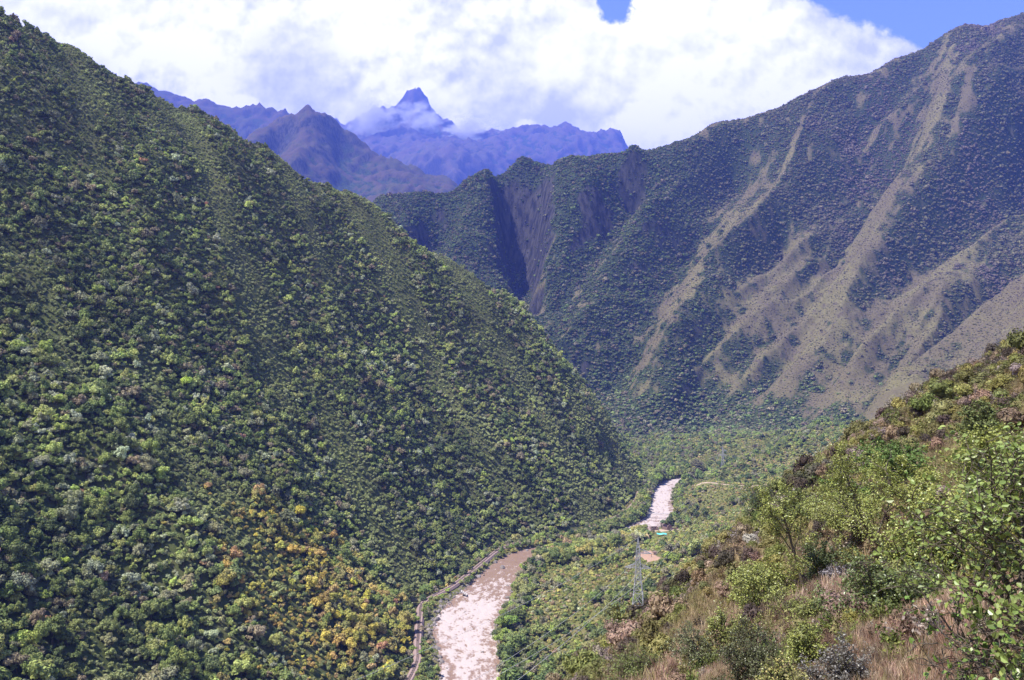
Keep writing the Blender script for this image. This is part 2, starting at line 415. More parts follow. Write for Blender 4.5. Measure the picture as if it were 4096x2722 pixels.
# ---- mountain across the valley
ridges = dict(
 crest=[D(860, 468, 2900), D(910, 452, 2890), D(960, 447, 2880), D(1020, 447, 2880), D(1050, 441, 2880), D(1080, 418, 2880), D(1103, 401, 2930), D(1130, 408, 2980), D(1160, 404, 3030), D(1180, 388, 3060), D(1197, 366, 3060), D(1222, 370, 3060),
        D(1250, 380, 3050), D(1300, 388, 3020), D(1340, 376, 2990), D(1375, 362, 2970), D(1440, 357, 2960), D(1458, 371, 2900), D(1490, 370, 2920), D(1510, 368, 2950), D(1555, 342, 3000), D(1600, 330, 3030), D(1645, 325, 3060), D(1700, 300, 3100),
        D(1750, 270, 3130), D(1790, 258, 3150), D(1850, 225, 3180), D(1900, 212, 3200), D(1960, 190, 3230), D(2010, 172, 3250), D(2070, 148, 3270), D(2130, 118, 3300), D(2170, 86, 3310), D(2205, 66, 3320), D(2245, 64, 3330), D(2275, 68, 3330), D(2310, 50, 3340), D(2359, 40, 3350), D(2500, 0, 3400)],
 S0=[D(1100, 404, 2920), D(1096, 445, 2830), D(1063, 520, 2740), D(1041, 570, 2660), D(1000, 650, 2560)],
 S00=[D(965, 447, 2880), D(975, 540, 2750), D(940, 620, 2650)],
 K=[D(1400, 362, 2960), D(1375, 470, 2760), D(1320, 570, 2660), D(1275, 660, 2560), D(1240, 745, 2460)],
 L=[D(1138, 425, 2930), D(1136, 470, 2850), D(1134, 530, 2750), D(1140, 600, 2670), D(1158, 670, 2580), D(1192, 745, 2460)],
 W=[D(1225, 400, 3010), D(1214, 460, 2960), D(1219, 520, 2930), D(1226, 600, 2870), D(1230, 660, 2780)],
 W2=[D(1262, 400, 2960), D(1262, 480, 2830), D(1258, 560, 2720), D(1252, 640, 2640), D(1232, 720, 2540)],
 S1=[D(1640, 335, 3050), D(1600, 410, 2950), D(1525, 460, 2850), D(1430, 597, 2610), D(1382, 687, 2480), D(1328, 750, 2380), D(1285, 825, 2270)],
 S2=[D(1960, 200, 3230), D(1907, 305, 3080), D(1840, 444, 2880), D(1750, 540, 2710), D(1697, 600, 2610), D(1590, 740, 2390), D(1540, 850, 2210), D(1498, 985, 2050)],
 S2b=[D(1840, 444, 2880), D(1850, 590, 2690), D(1800, 700, 2510), D(1700, 850, 2290), D(1610, 985, 2100)],
 S3=[D(2130, 125, 3290), D(2080, 300, 3080), D(2060, 420, 2930), D(2010, 520, 2790)],
 S4=[D(2520, 200, 3150), D(2359, 296, 2950), D(2194, 411, 2740), D(2098, 501, 2600), D(2003, 620, 2450), D(1907, 740, 2300), D(1800, 880, 2130), D(1716, 985, 2040)],
 S5=[D(2500, 460, 2580), D(2359, 560, 2470), D(2250, 645, 2350), D(2150, 722, 2230), D(2050, 812, 2100), D(1960, 900, 1990), D(1880, 990, 1900)],
 S6=[D(2500, 590, 2120), D(2359, 700, 2010), D(2250, 785, 1910), D(2120, 880, 1830), D(1990, 975, 1760)])
gullies = dict(
 G0=[D(1173, 445, 2975), D(1160, 500, 2945), D(1160, 560, 2915), D(1172, 622, 2865), D(1190, 690, 2780), D(1208, 722, 2690), D(1225, 790, 2520)],
 G00=[D(1020, 460, 2950), D(1010, 560, 2830), D(960, 660, 2700)],
 G1=[D(1462, 490, 2930), D(1440, 520, 2880), D(1400, 570, 2790), D(1335, 680, 2610), D(1275, 790, 2420), D(1250, 870, 2300)],
 G2=[D(1690, 430, 3080), D(1655, 500, 2980), D(1573, 645, 2740), D(1510, 780, 2500), D(1440, 900, 2270), D(1390, 1000, 2080)],
 G3=[D(1990, 360, 3150), D(1965, 440, 3040), D(1952, 563, 2860), D(1935, 650, 2700), D(1860, 780, 2450), D(1770, 900, 2230), D(1680, 990, 2080)],
 G2c=[D(1800, 600, 2740), D(1700, 740, 2500), D(1610, 870, 2280), D(1555, 985, 2090)],
 G4=[D(2359, 400, 3020), D(2230, 540, 2780), D(2080, 700, 2510), D(1960, 850, 2260), D(1860, 985, 2030)],
 G5=[D(2450, 600, 2520), D(2300, 730, 2300), D(2170, 840, 2110), D(2060, 930, 1970)],)
rm = []
for k_, p_ in ridges.items(): rm += dens(p_, 45)
for k_, p_ in gullies.items():
    f_ = {'G0': 1.0, 'G1': .978, 'G2c': .99, 'G4': .965, 'G3': .975, 'G5': .97}.get(k_, .985)
    rm += dens([(a[0] * f_, a[1] * f_, CAMZ + (a[2] - CAMZ) * f_) for a in p_], 70)
for c_ in ridges['crest']: rm.append((c_[0] + 60, c_[1] + 350, c_[2] - 230))
rm += [(-700, 2950, 200), (-500, 2300, 60), (-200, 2350, 60), D(1250, 900, 2250), (1500, 1700, 420), (1700, 1900, 640), (100, 2200, 14), (300, 2000, 4), (500, 1950, 4), (800, 1800, 30), (1200, 1600, 200)]
RM = Field(rm, soft=28, merge=18)
def ribs(X, Y):
    w = fbm(X, Y, 420, 3, 0.5, 71) * 60; uu = X * 0.62 - Y * 0.78 + w; vv = X * 0.78 + Y * 0.62
    return .7 * ridged(uu, vv * 0.12, 270, 1, 0.5, 91) + 1.0 * ridged(uu, vv * 0.16, 125, 1, 0.5, 92)
def rm_h(X, Y):
    z = RM(X, Y)
    dc, _, _, _ = poly_dist(X, Y, np.array(ridges['crest'])); a = smooth(20, 200, z) * (.12 + .88 * smooth(10, 170, dc))
    # rills running down the fall line, which leans towards the lower left
    w = fbm(X, Y, 300, 3, 0.5, 71) * 40
    uu = X * 0.62 - Y * 0.78 + w; vv = X * 0.78 + Y * 0.62
    ea = a * smooth(150, 500, X)
    z = z + (a * .5 + ea) * ribs(X, Y) * 31 + a * ridged(uu, vv * 0.22, 52, 2, 0.5, 79) * 9
    z = z + a * ridged(X, Y, 160, 5, 0.55, 73) * (4 + 13 * smooth(800, 400, X))
    z = z + a * ridged(X, Y, 55, 3, 0.55, 77) * 4.5
    z = z + a * fbm(X, Y, 26, 3, 0.6, 74) * 3.5
    return z
rmg = Grid(-760, 2750, 1640, 3760, 6.5, rm_h)

def gully_ness(g, r=6):
    """positive in hollows, negative on crests (height minus its own blur)"""
    Z = g.Z.copy(); B = Z.copy()
    for _ in range(r):
        B = (B + np.roll(B, 1, 0) + np.roll(B, -1, 0) + np.roll(B, 1, 1) + np.roll(B, -1, 1)) / 5
    return B - Z
def normals(g):
    gy, gx = np.gradient(g.Z, g.step); l = np.sqrt(gx * gx + gy * gy + 1)
    return -gx / l, -gy / l, 1 / l
nx_, ny_, nz_ = normals(rmg)
hol = gully_ness(rmg, 40)
X, Y = rmg.X, rmg.Y
nz1 = fbm(X, Y, 45, 4, 0.6, 81); nz2 = fbm(X, Y, 320, 3, 0.5, 82)
# woods in hollows, grass on crests; also paints in shaded right flanks and sunlit ribs
nz3 = ridged(X * 0.62 - Y * 0.78 + 40 * nz2, (X * 0.78 + Y * 0.62) * 0.2, 60, 3, .6, 83)
rveg = 0.50 + np.clip(hol, -12, 12) * 0.006 + nx_ * 0.45 + nz1 * 0.6 + nz2 * 0.2 - nz3 * 0.30 - ribs(X, Y) * .16 + .06 + 0.42 * smooth(250, 850, rmg.Z) + 0.55 * smooth(900, 250, X) + 0.6 * smooth(130, 40, rmg.Z)
rveg = np.clip(rveg, 0, 1)
rrock = np.maximum(smooth(0.43, 0.33, nz_ + 0.14 * nz1) * smooth(900, 300, X), smooth(0.72, 0.55, nz_ + 0.1 * nz1) * smooth(95, 50, np.hypot(X - 25, (Y - 2850) * .5) + 30 * nz1))

def hill_extra(x, p, k, a, b, c, g):
    veg = attr(x, 'veg'); rock = attr(x, 'rock')
    wood = x.mix(x.step(c, 0.35, 0.65), (0.018, 0.030, 0.012), (0.05, 0.065, 0.025))
    k = x.mix(x.step(veg, 0.40, 0.62), k, wood)
    st = x.noise(x.vmap(p, (1, 1, 0.12)), 0.07, 6, 0.65)
    rk = x.mix(x.step(st, 0.36, 0.66), (0.016, 0.016, 0.018), (0.070, 0.064, 0.060))
    k = x.mix(rock, k, rk)
    return k
M['far_slope'] = ground_mat('dry_grass_slope', (0.13, 0.108, 0.062), (0.16, 0.142, 0.066), (0.11, 0.088, 0.064), 0.006, 0.03, 0.16, bd=3.0, bs=0.8, extra=hill_extra)
right_mtn = rmg.mesh('mountain', M['far_slope'], {'veg': rveg, 'rock': rrock}, keep=rmg.Z > -40)

M['forest_floor'] = ground_mat('forest_floor', (0.08, 0.095, 0.03), (0.10, 0.105, 0.04), (0.10, 0.09, 0.05), 0.03, 0.2, 0.9)
left_mtn = lmg.mesh('forested_mountain', M['forest_floor'], keep=lmg.Z > -8)
M['valley_ground'] = ground_mat('valley_ground', (0.15, 0.15, 0.05), (0.18, 0.155, 0.07), (0.13, 0.14, 0.045), 0.02, 0.1, 0.6)
valley = vfg.mesh('valley_floor', M['valley_ground'])
M['near_ground'] = ground_mat('dry_hillside', (0.17, 0.115, 0.075), (0.14, 0.11, 0.05), (0.10, 0.065, 0.045), 0.12, 0.6, 4.0, bd=0.15, bs=0.8)
hillside = nhg.mesh('hillside', M['near_ground'])

# ---- distant ranges
def range_mesh(name, pts, x0, x1, y0, y1, step, amp, seed, mat, soft=40, base=None, sc_=420, far=1.0):
    pts = [(p[0] * far, p[1] * far, CAMZ + (p[2] - CAMZ) * far) for p in pts]; x0, x1, y0, y1, step, amp, sc_ = [k * far for k in (x0, x1, y0, y1, step, amp, sc_)]
    F = Field(pts, soft=soft, merge=20)
    def h(X, Y):
        z = F(X, Y)
        w = fbm(X, Y, sc_ * 1.6, 3, 0.5, seed + 9) * sc_ * 0.35
        z = z + ridged(X + w, Y - w, sc_, 6, 0.6, seed) * amp * 1.5 + ridged(X, Y, sc_ * 0.2, 4, 0.6, seed + 4) * amp * 0.45
        return z
    g = Grid(x0, x1, y0, y1, step, h)
    a, b, c = normals(g); nn = fbm(g.X, g.Y, 160, 4, 0.6, seed + 2)
    veg = np.clip(0.55 + 0.6 * nn + gully_ness(g, 20) * 0.02 - smooth(1200, 2000, g.Z) * 0.25, 0, 1)
    rock = smooth(0.62, 0.48, c + 0.1 * nn)
    g.mesh(name, mat, {'veg': veg, 'rock': rock}, keep=g.Z > -60)
    return g
M['mid_slope'] = ground_mat('mid_slope', (0.085, 0.062, 0.045), (0.075, 0.07, 0.035), (0.06, 0.05, 0.04), 0.003, 0.012, 0.06, bd=8.0, bs=0.8, extra=hill_extra)
M['rock_slope'] = ground_mat('rock_slope', (0.11, 0.08, 0.065), (0.10, 0.085, 0.055), (0.07, 0.06, 0.055), 0.002, 0.008, 0.04, bd=14.0, bs=0.8, extra=hill_extra)
pyr = []
pyr += dens([D(560, 350, 4900), D(620, 322, 5000), D(660, 296, 5080), D(692, 270, 5150), D(710, 262, 5150), D(722, 272, 5180), D(735, 280, 5200), D(770, 300, 5250), D(810, 328, 5300), D(860, 365, 5350), D(920, 400, 5400), D(1000, 440, 5450), D(1100, 470, 5500)], 150)
pyr += dens([D(712, 275, 5120), D(700, 330, 4900), D(690, 400, 4500)], 150)
pyr += dens([D(860, 372, 5330), D(880, 430, 4900), D(900, 480, 4400)], 150)
pyr += dens([D(640, 320, 5200), D(640, 380, 4950), D(600, 420, 4600)], 150)
pyr += dens([D(780, 320, 5300), D(800, 420, 5000), D(800, 500, 4500)], 150)
for q in ((560, 350, 4900), (640, 310, 5000), (710, 262, 5150), (800, 320, 5300), (900, 400, 5400), (1000, 440, 5450)):
    a_ = D(*q); pyr.append((a_[0], a_[1] + 700, a_[2] - 500)); pyr.append((a_[0] * .8, 3900, 80))
f1 = range_mesh('peaked_mountain', pyr, -2300, 900, 3800, 6300, 16, 60, 101, M['mid_slope'], sc_=330, far=1.4)
dk = dens([D(150, 190, 6900), D(300, 212, 6950), D(350, 228, 7000), D(372, 229, 7000), D(400, 240, 7000), D(450, 257, 7000), D(470, 252, 7000), D(490, 252, 7000), D(515, 268, 7000), D(545, 266, 7000), D(600, 276, 7000), D(635, 288, 7000), D(665, 290, 7000), D(700, 300, 7050), D(780, 330, 7100), D(900, 420, 7200)], 160)
for q in ((150, 190, 6900), (300, 212, 6950), (400, 240, 7000), (500, 258, 7000), (600, 276, 7000), (700, 300, 7000), (800, 350, 7100)):
    a_ = D(*q); dk.append((a_[0] + 100, a_[1] + 800, a_[2] - 600)); dk.append((a_[0] * .9, 5900, 500)); dk.append((a_[0] * .9, 5200, 100))
f2 = range_mesh('dark_blue_ridge', dk, -4200, 700, 5300, 7900, 24, 95, 131, M['mid_slope'], sc_=520, far=1.55)
vr = dens([D(740, 300, 10800), D(775, 288, 10800), D(800, 322, 10600), D(820, 312, 10400), D(850, 283, 10300), D(880, 268, 10200), D(905, 285, 10100), D(925, 262, 10050), D(940, 240, 10000), D(965, 220, 10000), D(985, 243, 10000),
           D(1000, 272, 9950), D(1020, 292, 9900), D(1045, 312, 9850), D(1075, 330, 9800), D(1110, 338, 9700), D(1150, 337, 9600), D(1185, 327, 9500), D(1205, 322, 9500), D(1235, 312, 9500), D(1255, 322, 9500), D(1280, 320, 9500), D(1300, 309, 9500), D(1330, 320, 9500),
           D(1355, 328, 9500), D(1385, 323, 9500), D(1405, 319, 9500), D(1430, 325, 9500), D(1442, 358, 9400), D(1500, 400, 9400), D(1650, 430, 9400)], 150)
vr += [D(940, 300, 9500), D(985, 310, 9500), D(905, 320, 9500), D(1010, 345, 9300), D(965, 350, 9100), D(860, 300, 9900), D(920, 300, 9700), D(835, 330, 9900)]
vr += dens([D(960, 235, 9950), D(900, 330, 9300), D(860, 360, 8900), D(830, 385, 8500)], 200)
vr += dens([D(1020, 300, 9850), D(940, 350, 9000), D(900, 390, 8300), D(940, 430, 7500)], 200)
vr += dens([D(1240, 318, 9450), D(1200, 370, 8700), D(1130, 410, 8000), D(1050, 440, 7300)], 200)
for q in ((740, 300, 10800), (820, 312, 10400), (880, 268, 10200), (965, 220, 10000), (1045, 312, 9850), (1150, 337, 9600), (1300, 309, 9500), (1430, 325, 9500), (1600, 420, 9400)):
    a_ = D(*q); vr.append((a_[0], a_[1] + 900, a_[2] - 800)); vr.append((a_[0] * .9, 7200, 350)); vr.append((a_[0] * .8, 6500, 60))
f3 = range_mesh('high_peak', vr, -3600, 2400, 6700, 11400, 28, 120, 161, M['rock_slope'], soft=20, sc_=620, far=1.7)

# one wide sheet below everything reaches the horizon
co = [(-10900, -2400, -6), (10900, -2400, -6), (10900, 20900, -6), (-10900, 20900, -6)]
tag(mesh_obj('ground', co, np.array([[0, 1, 2, 3]]), M['valley_ground']), kind='structure')

# ---- haze: one closed box of even, thin air
hb = [(-11000, -2500, -70), (11000, -2500, -70), (11000, 21000, -70), (-11000, 21000, -70), (-11000, -2500, 5400), (11000, -2500, 5400), (11000, 21000, 5400), (-11000, 21000, 5400)]
hf = np.array([[3, 2, 1, 0], [4, 5, 6, 7], [0, 1, 5, 4], [1, 2, 6, 5], [2, 3, 7, 6], [3, 0, 4, 7]])
m_, x = new_mat('haze'); pv = x.node('ShaderNodeVolumePrincipled'); pv.inputs['Color'].default_value = (0.15, 0.24, 1.0, 1)
pv.inputs['Density'].default_value = HAZE; pv.inputs['Anisotropy'].default_value = 0.0
ou = x.node('ShaderNodeOutputMaterial'); x.L.new(pv.outputs[0], ou.inputs[1])
tag(mesh_obj('haze', hb, hf, m_), kind='stuff')
# ================================================================== VEGETATION
def rand_dirs(n, r, zmin=-1.0):
    z = r.uniform(zmin, 1, n); a = r.uniform(0, 2 * math.pi, n); s_ = np.sqrt(1 - z * z)
    return np.stack([s_ * np.cos(a), s_ * np.sin(a), z], 1)
def leaf_cards(cen, nrm, size, r, aspect=1.7, fold=False):
    """rhombic leaf clumps at cen facing nrm; returns verts, quads"""
    n = len(cen)
    t = np.cross(nrm, r.normal(size=(n, 3))); t /= np.linalg.norm(t, axis=1, keepdims=True) + 1e-9
    b = np.cross(nrm, t); s_ = np.asarray(size).reshape(-1, 1) * np.ones((n, 1))
    v = np.stack([cen - t * s_ * aspect * .5, cen - b * s_ * .5 + nrm * s_ * .1, cen + t * s_ * aspect * .5, cen + b * s_ * .5 + nrm * s_ * .1], 1).reshape(-1, 3)
    q = np.arange(4 * n).reshape(n, 4)
    return v, q
ICO_V = None
def ico():
    g = (1 + 5 ** .5) / 2
    v = np.array([(-1, g, 0), (1, g, 0), (-1, -g, 0), (1, -g, 0), (0, -1, g), (0, 1, g), (0, -1, -g), (0, 1, -g), (g, 0, -1), (g, 0, 1), (-g, 0, -1), (-g, 0, 1)], float)
    v /= np.linalg.norm(v[0])
    f = np.array([(0, 11, 5), (0, 5, 1), (0, 1, 7), (0, 7, 10), (0, 10, 11), (1, 5, 9), (5, 11, 4), (11, 10, 2), (10, 7, 6), (7, 1, 8), (3, 9, 4), (3, 4, 2), (3, 2, 6), (3, 6, 8), (3, 8, 9), (4, 9, 5), (2, 4, 11), (6, 2, 10), (8, 6, 7), (9, 8, 1)])
    return v, f
def crown_mesh(name, seed, lobes=11, cards=420, size=0.17, flat=0.8, low=0.35, trunk=True, mat='leaf', lobe_r=(0.30, 0.50), zc=1.05):
    """a tree crown of unit radius: leafy lobes over dark cores; trunk from z=0"""
    r = np.random.default_rng(seed); V = []; Q = []; T = []; off = 0; mid_q = []; mid_t = []
    d = rand_dirs(lobes, r, -0.35); rad = r.uniform(0.25, 0.85, lobes); lr_ = None
    c = d * rad[:, None] * np.array([1, 1, flat]); c[0] = (0, 0, 0.25 * flat); lr = r.uniform(*lobe_r, lobes)
    c[:, 2] += zc
    iv, if_ = ico()
    for k in range(lobes):                                  # cores
        V.append(iv * lr[k] * 0.80 * np.array([1, 1, 0.9]) + c[k] + r.normal(size=(12, 3)) * 0.03 * lr[k]); T.append(if_ + off); off += 12
    w = lr ** 2; w /= w.sum(); cnt = (w * cards).astype(int) + 1
    for k in range(lobes):
        n = cnt[k]; dd = rand_dirs(n, r, -0.55); dd[:, 2] += 0.15; dd /= np.linalg.norm(dd, axis=1, keepdims=True)
        cen = c[k] + dd * (lr[k] * r.uniform(0.82, 1.12, n))[:, None]
        nn = dd + r.normal(size=(n, 3)) * 0.42 + np.array([0, 0, 0.35]); nn /= np.linalg.norm(nn, axis=1, keepdims=True)
        v, q = leaf_cards(cen, nn, r.uniform(0.6, 1.3, n) * size, r)
        V.append(v); Q.append(q + off); off += len(v)
    mi = [0] * sum(len(t) for t in T) + [0] * sum(len(q) for q in Q)
    tr = []
    if trunk:
        k = 6; rings = [(0, 0.085), (zc * .5, 0.06), (zc, 0.035)]
        vv = [(rr * math.cos(2 * math.pi * i / k) + .06 * math.sin(3 * z), rr * math.sin(2 * math.pi * i / k), z - .15) for z, rr in rings for i in range(k)]
        for a in range(2):
            for i in range(k): tr.append((off + a * k + i, off + a * k + (i + 1) % k, off + (a + 1) * k + (i + 1) % k, off + (a + 1) * k + i))
        V.append(np.array(vv)); off += len(vv); mi += [1] * len(tr)
    faces = [np.concatenate(T), np.concatenate(Q + ([np.array(tr)] if trunk else []))]
    return mesh_data(name, np.concatenate(V), faces, [M[mat], M['bark']], smooth=False, midx=mi)
def bush_mesh(name, seed, cards=46, size=0.5, mat='shrub', flat=0.75):
    r = np.random.default_rng(seed)
    iv, if_ = ico(); V = [iv * np.array([0.78, 0.78, 0.62 * flat / .75]) * r.uniform(0.8, 1.15, (12, 1)) + (0, 0, 0.35)]; off = 12
    dd = rand_dirs(cards, r, -0.15); cen = dd * np.array([1, 1, flat]) * r.uniform(0.72, 1.08, (cards, 1)) + (0, 0, 0.35)
    nn = dd + r.normal(size=(cards, 3)) * 0.4; nn /= np.linalg.norm(nn, axis=1, keepdims=True)
    v, q = leaf_cards(cen, nn, r.uniform(0.6, 1.2, cards) * size, r, 1.4)
    V.append(v)
    return mesh_data(name, np.concatenate(V), [if_, q + off], [M[mat]])

def scatter_group():
    ng = bpy.data.node_groups.get('scatter')
    if ng: return ng
def make_stuff(name, protos, pos, rot, scl, idx, tint, label=None):
    """one object: geometry nodes put the prototype meshes on the points of its own mesh"""
    me = bpy.data.meshes.new(name); n = len(pos); me.vertices.add(n)
    me.vertices.foreach_set('co', np.ascontiguousarray(pos, dtype=np.float32).ravel())
    for k, t, a, f in (('rot', 'FLOAT_VECTOR', rot, 'vector'), ('scl', 'FLOAT_VECTOR', scl, 'vector'), ('tint', 'FLOAT_VECTOR', tint, 'vector'), ('idx', 'INT', idx, 'value')):
        at = me.attributes.new(k, t, 'POINT'); at.data.foreach_set(f, np.ascontiguousarray(a, dtype=np.int32 if t == 'INT' else np.float32).ravel())
    o = bpy.data.objects.new(name, me); col.objects.link(o); o['kind'] = 'stuff'
    pc = bpy.data.collections.new(name + ' sources')
    for i, p in enumerate(protos):
        po = bpy.data.objects.new('%s_source_%02d' % (name, i), p); pc.objects.link(po)
    ng = bpy.data.node_groups.new(name + ' scatter', 'GeometryNodeTree')
    ng.interface.new_socket('Geometry', in_out='INPUT', socket_type='NodeSocketGeometry')
    ng.interface.new_socket('Geometry', in_out='OUTPUT', socket_type='NodeSocketGeometry')
    N = ng.nodes; L = ng.links
    gi = N.new('NodeGroupInput'); go = N.new('NodeGroupOutput')
    ci = N.new('GeometryNodeCollectionInfo'); ci.inputs[0].default_value = pc; ci.inputs[1].default_value = True; ci.inputs[2].default_value = True
    ip = N.new('GeometryNodeInstanceOnPoints'); ip.inputs['Pick Instance'].default_value = True
    def na(nm, dt):
        a = N.new('GeometryNodeInputNamedAttribute'); a.data_type = dt; a.inputs[0].default_value = nm; return a.outputs[0]
    L.new(gi.outputs[0], ip.inputs['Points']); L.new(ci.outputs[0], ip.inputs['Instance'])
    L.new(na('idx', 'INT'), ip.inputs['Instance Index'])
    e = N.new('FunctionNodeEulerToRotation'); L.new(na('rot', 'FLOAT_VECTOR'), e.inputs[0]); L.new(e.outputs[0], ip.inputs['Rotation'])
    L.new(na('scl', 'FLOAT_VECTOR'), ip.inputs['Scale']); L.new(ip.outputs[0], go.inputs[0])
    md = o.modifiers.new('scatter', 'NODES'); md.node_group = ng
    return o
def jitter(x0, x1, y0, y1, s_, r, amt=0.9):
    xs = np.arange(x0, x1, s_); ys = np.arange(y0, y1, s_); X, Y = np.meshgrid(xs, ys); X = X.ravel(); Y = Y.ravel()
    return X + r.uniform(-.5, .5, len(X)) * s_ * amt, Y + r.uniform(-.5, .5, len(X)) * s_ * amt
def pick(pal, n, r, w=None):
    pal = np.array(pal); w = None if w is None else np.array(w) / sum(w)
    c = pal[r.choice(len(pal), n, p=w)]
    return c * r.uniform(0.75, 1.3, (n, 1)) * r.uniform(0.92, 1.08, (n, 3))
def spin(n, r, tilt=0.12):
    return np.stack([r.normal(0, tilt, n), r.normal(0, tilt, n), r.uniform(0, 6.283, n)], 1)
def scr(x, y, z): return 512 + FPX * x / y, 340 - FPX * (z - CAMZ) / y

# ---- forest on the left mountain
r = np.random.default_rng(21)
fx, fy = jitter(-1150, 300, 240, 1640, 3.75, r, 1.1)
fz = lmg.sample(fx, fy)
dr, ds, _, _ = poly_dist(fx, fy, RLC[::2])
ok = in_view(fx, fy, fz) & (fz > 5.5) & ((dr > 5.8) | (fz > 25))
fx, fy, fz, dr, ds = fx[ok], fy[ok], fz[ok], dr[ok], ds[ok]
n = len(fx)
patch = fbm(fx, fy, 120, 3, 0.5, 201); streak = fbm(fx * .8 + fy * .6, (fx * .6 - fy * .8) * .2, 70, 3, .5, 203)
PAL = [(0.034, 0.044, 0.015), (0.052, 0.064, 0.018), (0.078, 0.092, 0.026), (0.104, 0.112, 0.033), (0.080, 0.082, 0.044), (0.082, 0.068, 0.040), (0.112, 0.120, 0.075), (0.105, 0.125, 0.028)]
def pick_by(pal, w, field, r, noise_):
    """neighbouring trees tend to be of one kind"""
    q = field + r.normal(0, noise_, len(field)); rk_ = np.argsort(np.argsort(q)) / len(q); cs = np.cumsum(w) / sum(w)
    return np.array(pal)[np.searchsorted(cs, rk_).clip(0, len(pal) - 1)] * r.uniform(.84, 1.18, (len(q), 1)) * r.uniform(.95, 1.05, (len(q), 3))
ftint = pick_by([PAL[i] for i in (0, 1, 5, 2, 4, 3, 6, 7)], [16, 24, 8, 24, 12, 12, 6, 3], fbm(fx, fy, 26, 3, .6, 216), r, .22)
lt = smooth(0.02, 0.26, streak)[:, None]
ftint = ftint * (1 - 0.7 * lt) + np.array([0.115, 0.125, 0.050]) * 0.7 * lt
ftint *= (1.08 + 0.6 * patch + 0.5 * fbm(fx, fy, 38, 2, .5, 215))[:, None]
ftint = np.clip(ftint, .012, 1)
aut = smooth(1.15, 0.55, np.hypot((fx + 142) / 78, (fy - 612) / 120) + fbm(fx, fy, 30, 3, .5, 207) * .7)
kk = r.uniform(0, 1, n) < aut * 0.8
AUT = [(0.165, 0.135, 0.03), (0.15, 0.11, 0.035), (0.125, 0.12, 0.03), (0.14, 0.10, 0.045), (0.11, 0.10, 0.035), (0.19, 0.165, 0.025)]
ftint[kk] = pick(AUT, int(kk.sum()), r, [3, 3, 5, 1.5, 4, 1])
odd = r.uniform(0, 1, n) < 0.0025; ftint[odd] = pick([(0.14, 0.08, 0.045), (0.14, 0.17, 0.025), (0.13, 0.08, 0.05)], int(odd.sum()), r)
fs = np.exp(r.normal(0, 0.42, n) + .45 * fbm(fx, fy, 40, 2, .5, 209)) * 2.3 * (1 - 0.28 * smooth(150, 600, fz)) * (1 - 0.45 * lt[:, 0])
giant = r.uniform(0, 1, n) < .05; fs[giant] *= 1.7; fs = np.clip(fs, 1.3, 6.5)
fscl = np.stack([fs, fs, fs * r.uniform(0.8, 1.35, n)], 1)
FOREST = [crown_mesh('forest_crown_%d' % i, 300 + i, lobes=13 + i % 4, cards=380, size=0.20, flat=(.5, .62, .75, .95, 1.2, .68)[i], mat='forest_leaf', lobe_r=((.18, .36), (.22, .5), (.15, .45))[i % 3]) for i in range(6)]
BIG = [crown_mesh('forest_tree_crown_%d' % i, 340 + i, lobes=15, cards=1100, size=0.115, flat=0.75 + 0.1 * (i % 3), lobe_r=(0.20, 0.44), mat='forest_leaf') for i in range(4)]
fpx, fpy = scr(fx, fy, fz + fs)
vis = (fpx > 4) & (fpx < 1020) & (fpy > 4) & (fpy < 672)
show = np.where(vis, fs / fy, 0); order = np.argsort(-show); top = order[:300]; rest = np.setdiff1d(np.arange(n), top)
frot = spin(n, r)
fi = r.integers(0, 6, n)
make_stuff('forest', FOREST, np.stack([fx, fy, fz], 1)[rest], frot[rest], fscl[rest], fi[rest], ftint[rest])
def tint_words(c):
    rr, gg, bb = c
    if rr > gg * 1.15: return 'rusty orange' if gg < rr * .62 else 'golden yellow'
    if rr > 0.15 and gg > 0.15 and bb < .06: return 'bright yellow-green'
    if rr > gg * 0.98: return 'olive brown'
    if gg > 0.095: return 'light green'
    if gg > 0.055: return 'mid green'
    return 'dark green'
for i in top:
    me = BIG[int(fi[i]) % 4]
    o = bpy.data.objects.new('forest_tree', me); col.objects.link(o)
    o.location = (fx[i], fy[i], fz[i]); o.rotation_euler = tuple(frot[i]); o.scale = tuple(fscl[i]); o['tint'] = [float(c) for c in ftint[i]]
    w_ = tint_words(ftint[i])
    sz_w = 'wide-crowned ' if fs[i] > 4.6 else 'narrow-crowned ' if fs[i] < 3.4 else 'round-crowned '
    pl_w = 'beside the railway line' if dr[i] < 22 else 'inside the yellowing patch of forest' if aut[i] > .25 else 'in the lowest corner of the forest' if fy[i] < 440 else 'a little above the yellowing patch' if fy[i] > 600 else 'between the low corner and the yellowing patch'
    tag(o, w_ + ' ' + sz_w + 'tree ' + pl_w + ' on the wooded slope', 'tree', w_ + ' trees of the wooded slope')

# ---- shrubs and trees on the valley floor
r = np.random.default_rng(22)
gx, gy = jitter(-90, 1250, 380, 2350, 4.3, r)
gz = vfg.sample(gx, gy); d1, s1, _, hw1 = poly_dist(gx, gy, RC[::2]); d2, s2, _, _ = poly_dist(gx, gy, RLC[::2])
ok = in_view(gx, gy, gz) & (d1 > hw1 + 3) & (d2 > 3.6) & (gz > lmg.sample(gx, gy) - 1) & (gz > np.where((gx < 230) & (gy < 420), nhg.sample(gx, gy), -99) - 1)
ok &= ~((gy > 1640) & (gz < rmg.sample(gx, gy) - 3))
def clear_(cx, cy_, rx, ry): return ((gx - cx) / rx) ** 2 + ((gy - cy_) / ry) ** 2 > 1
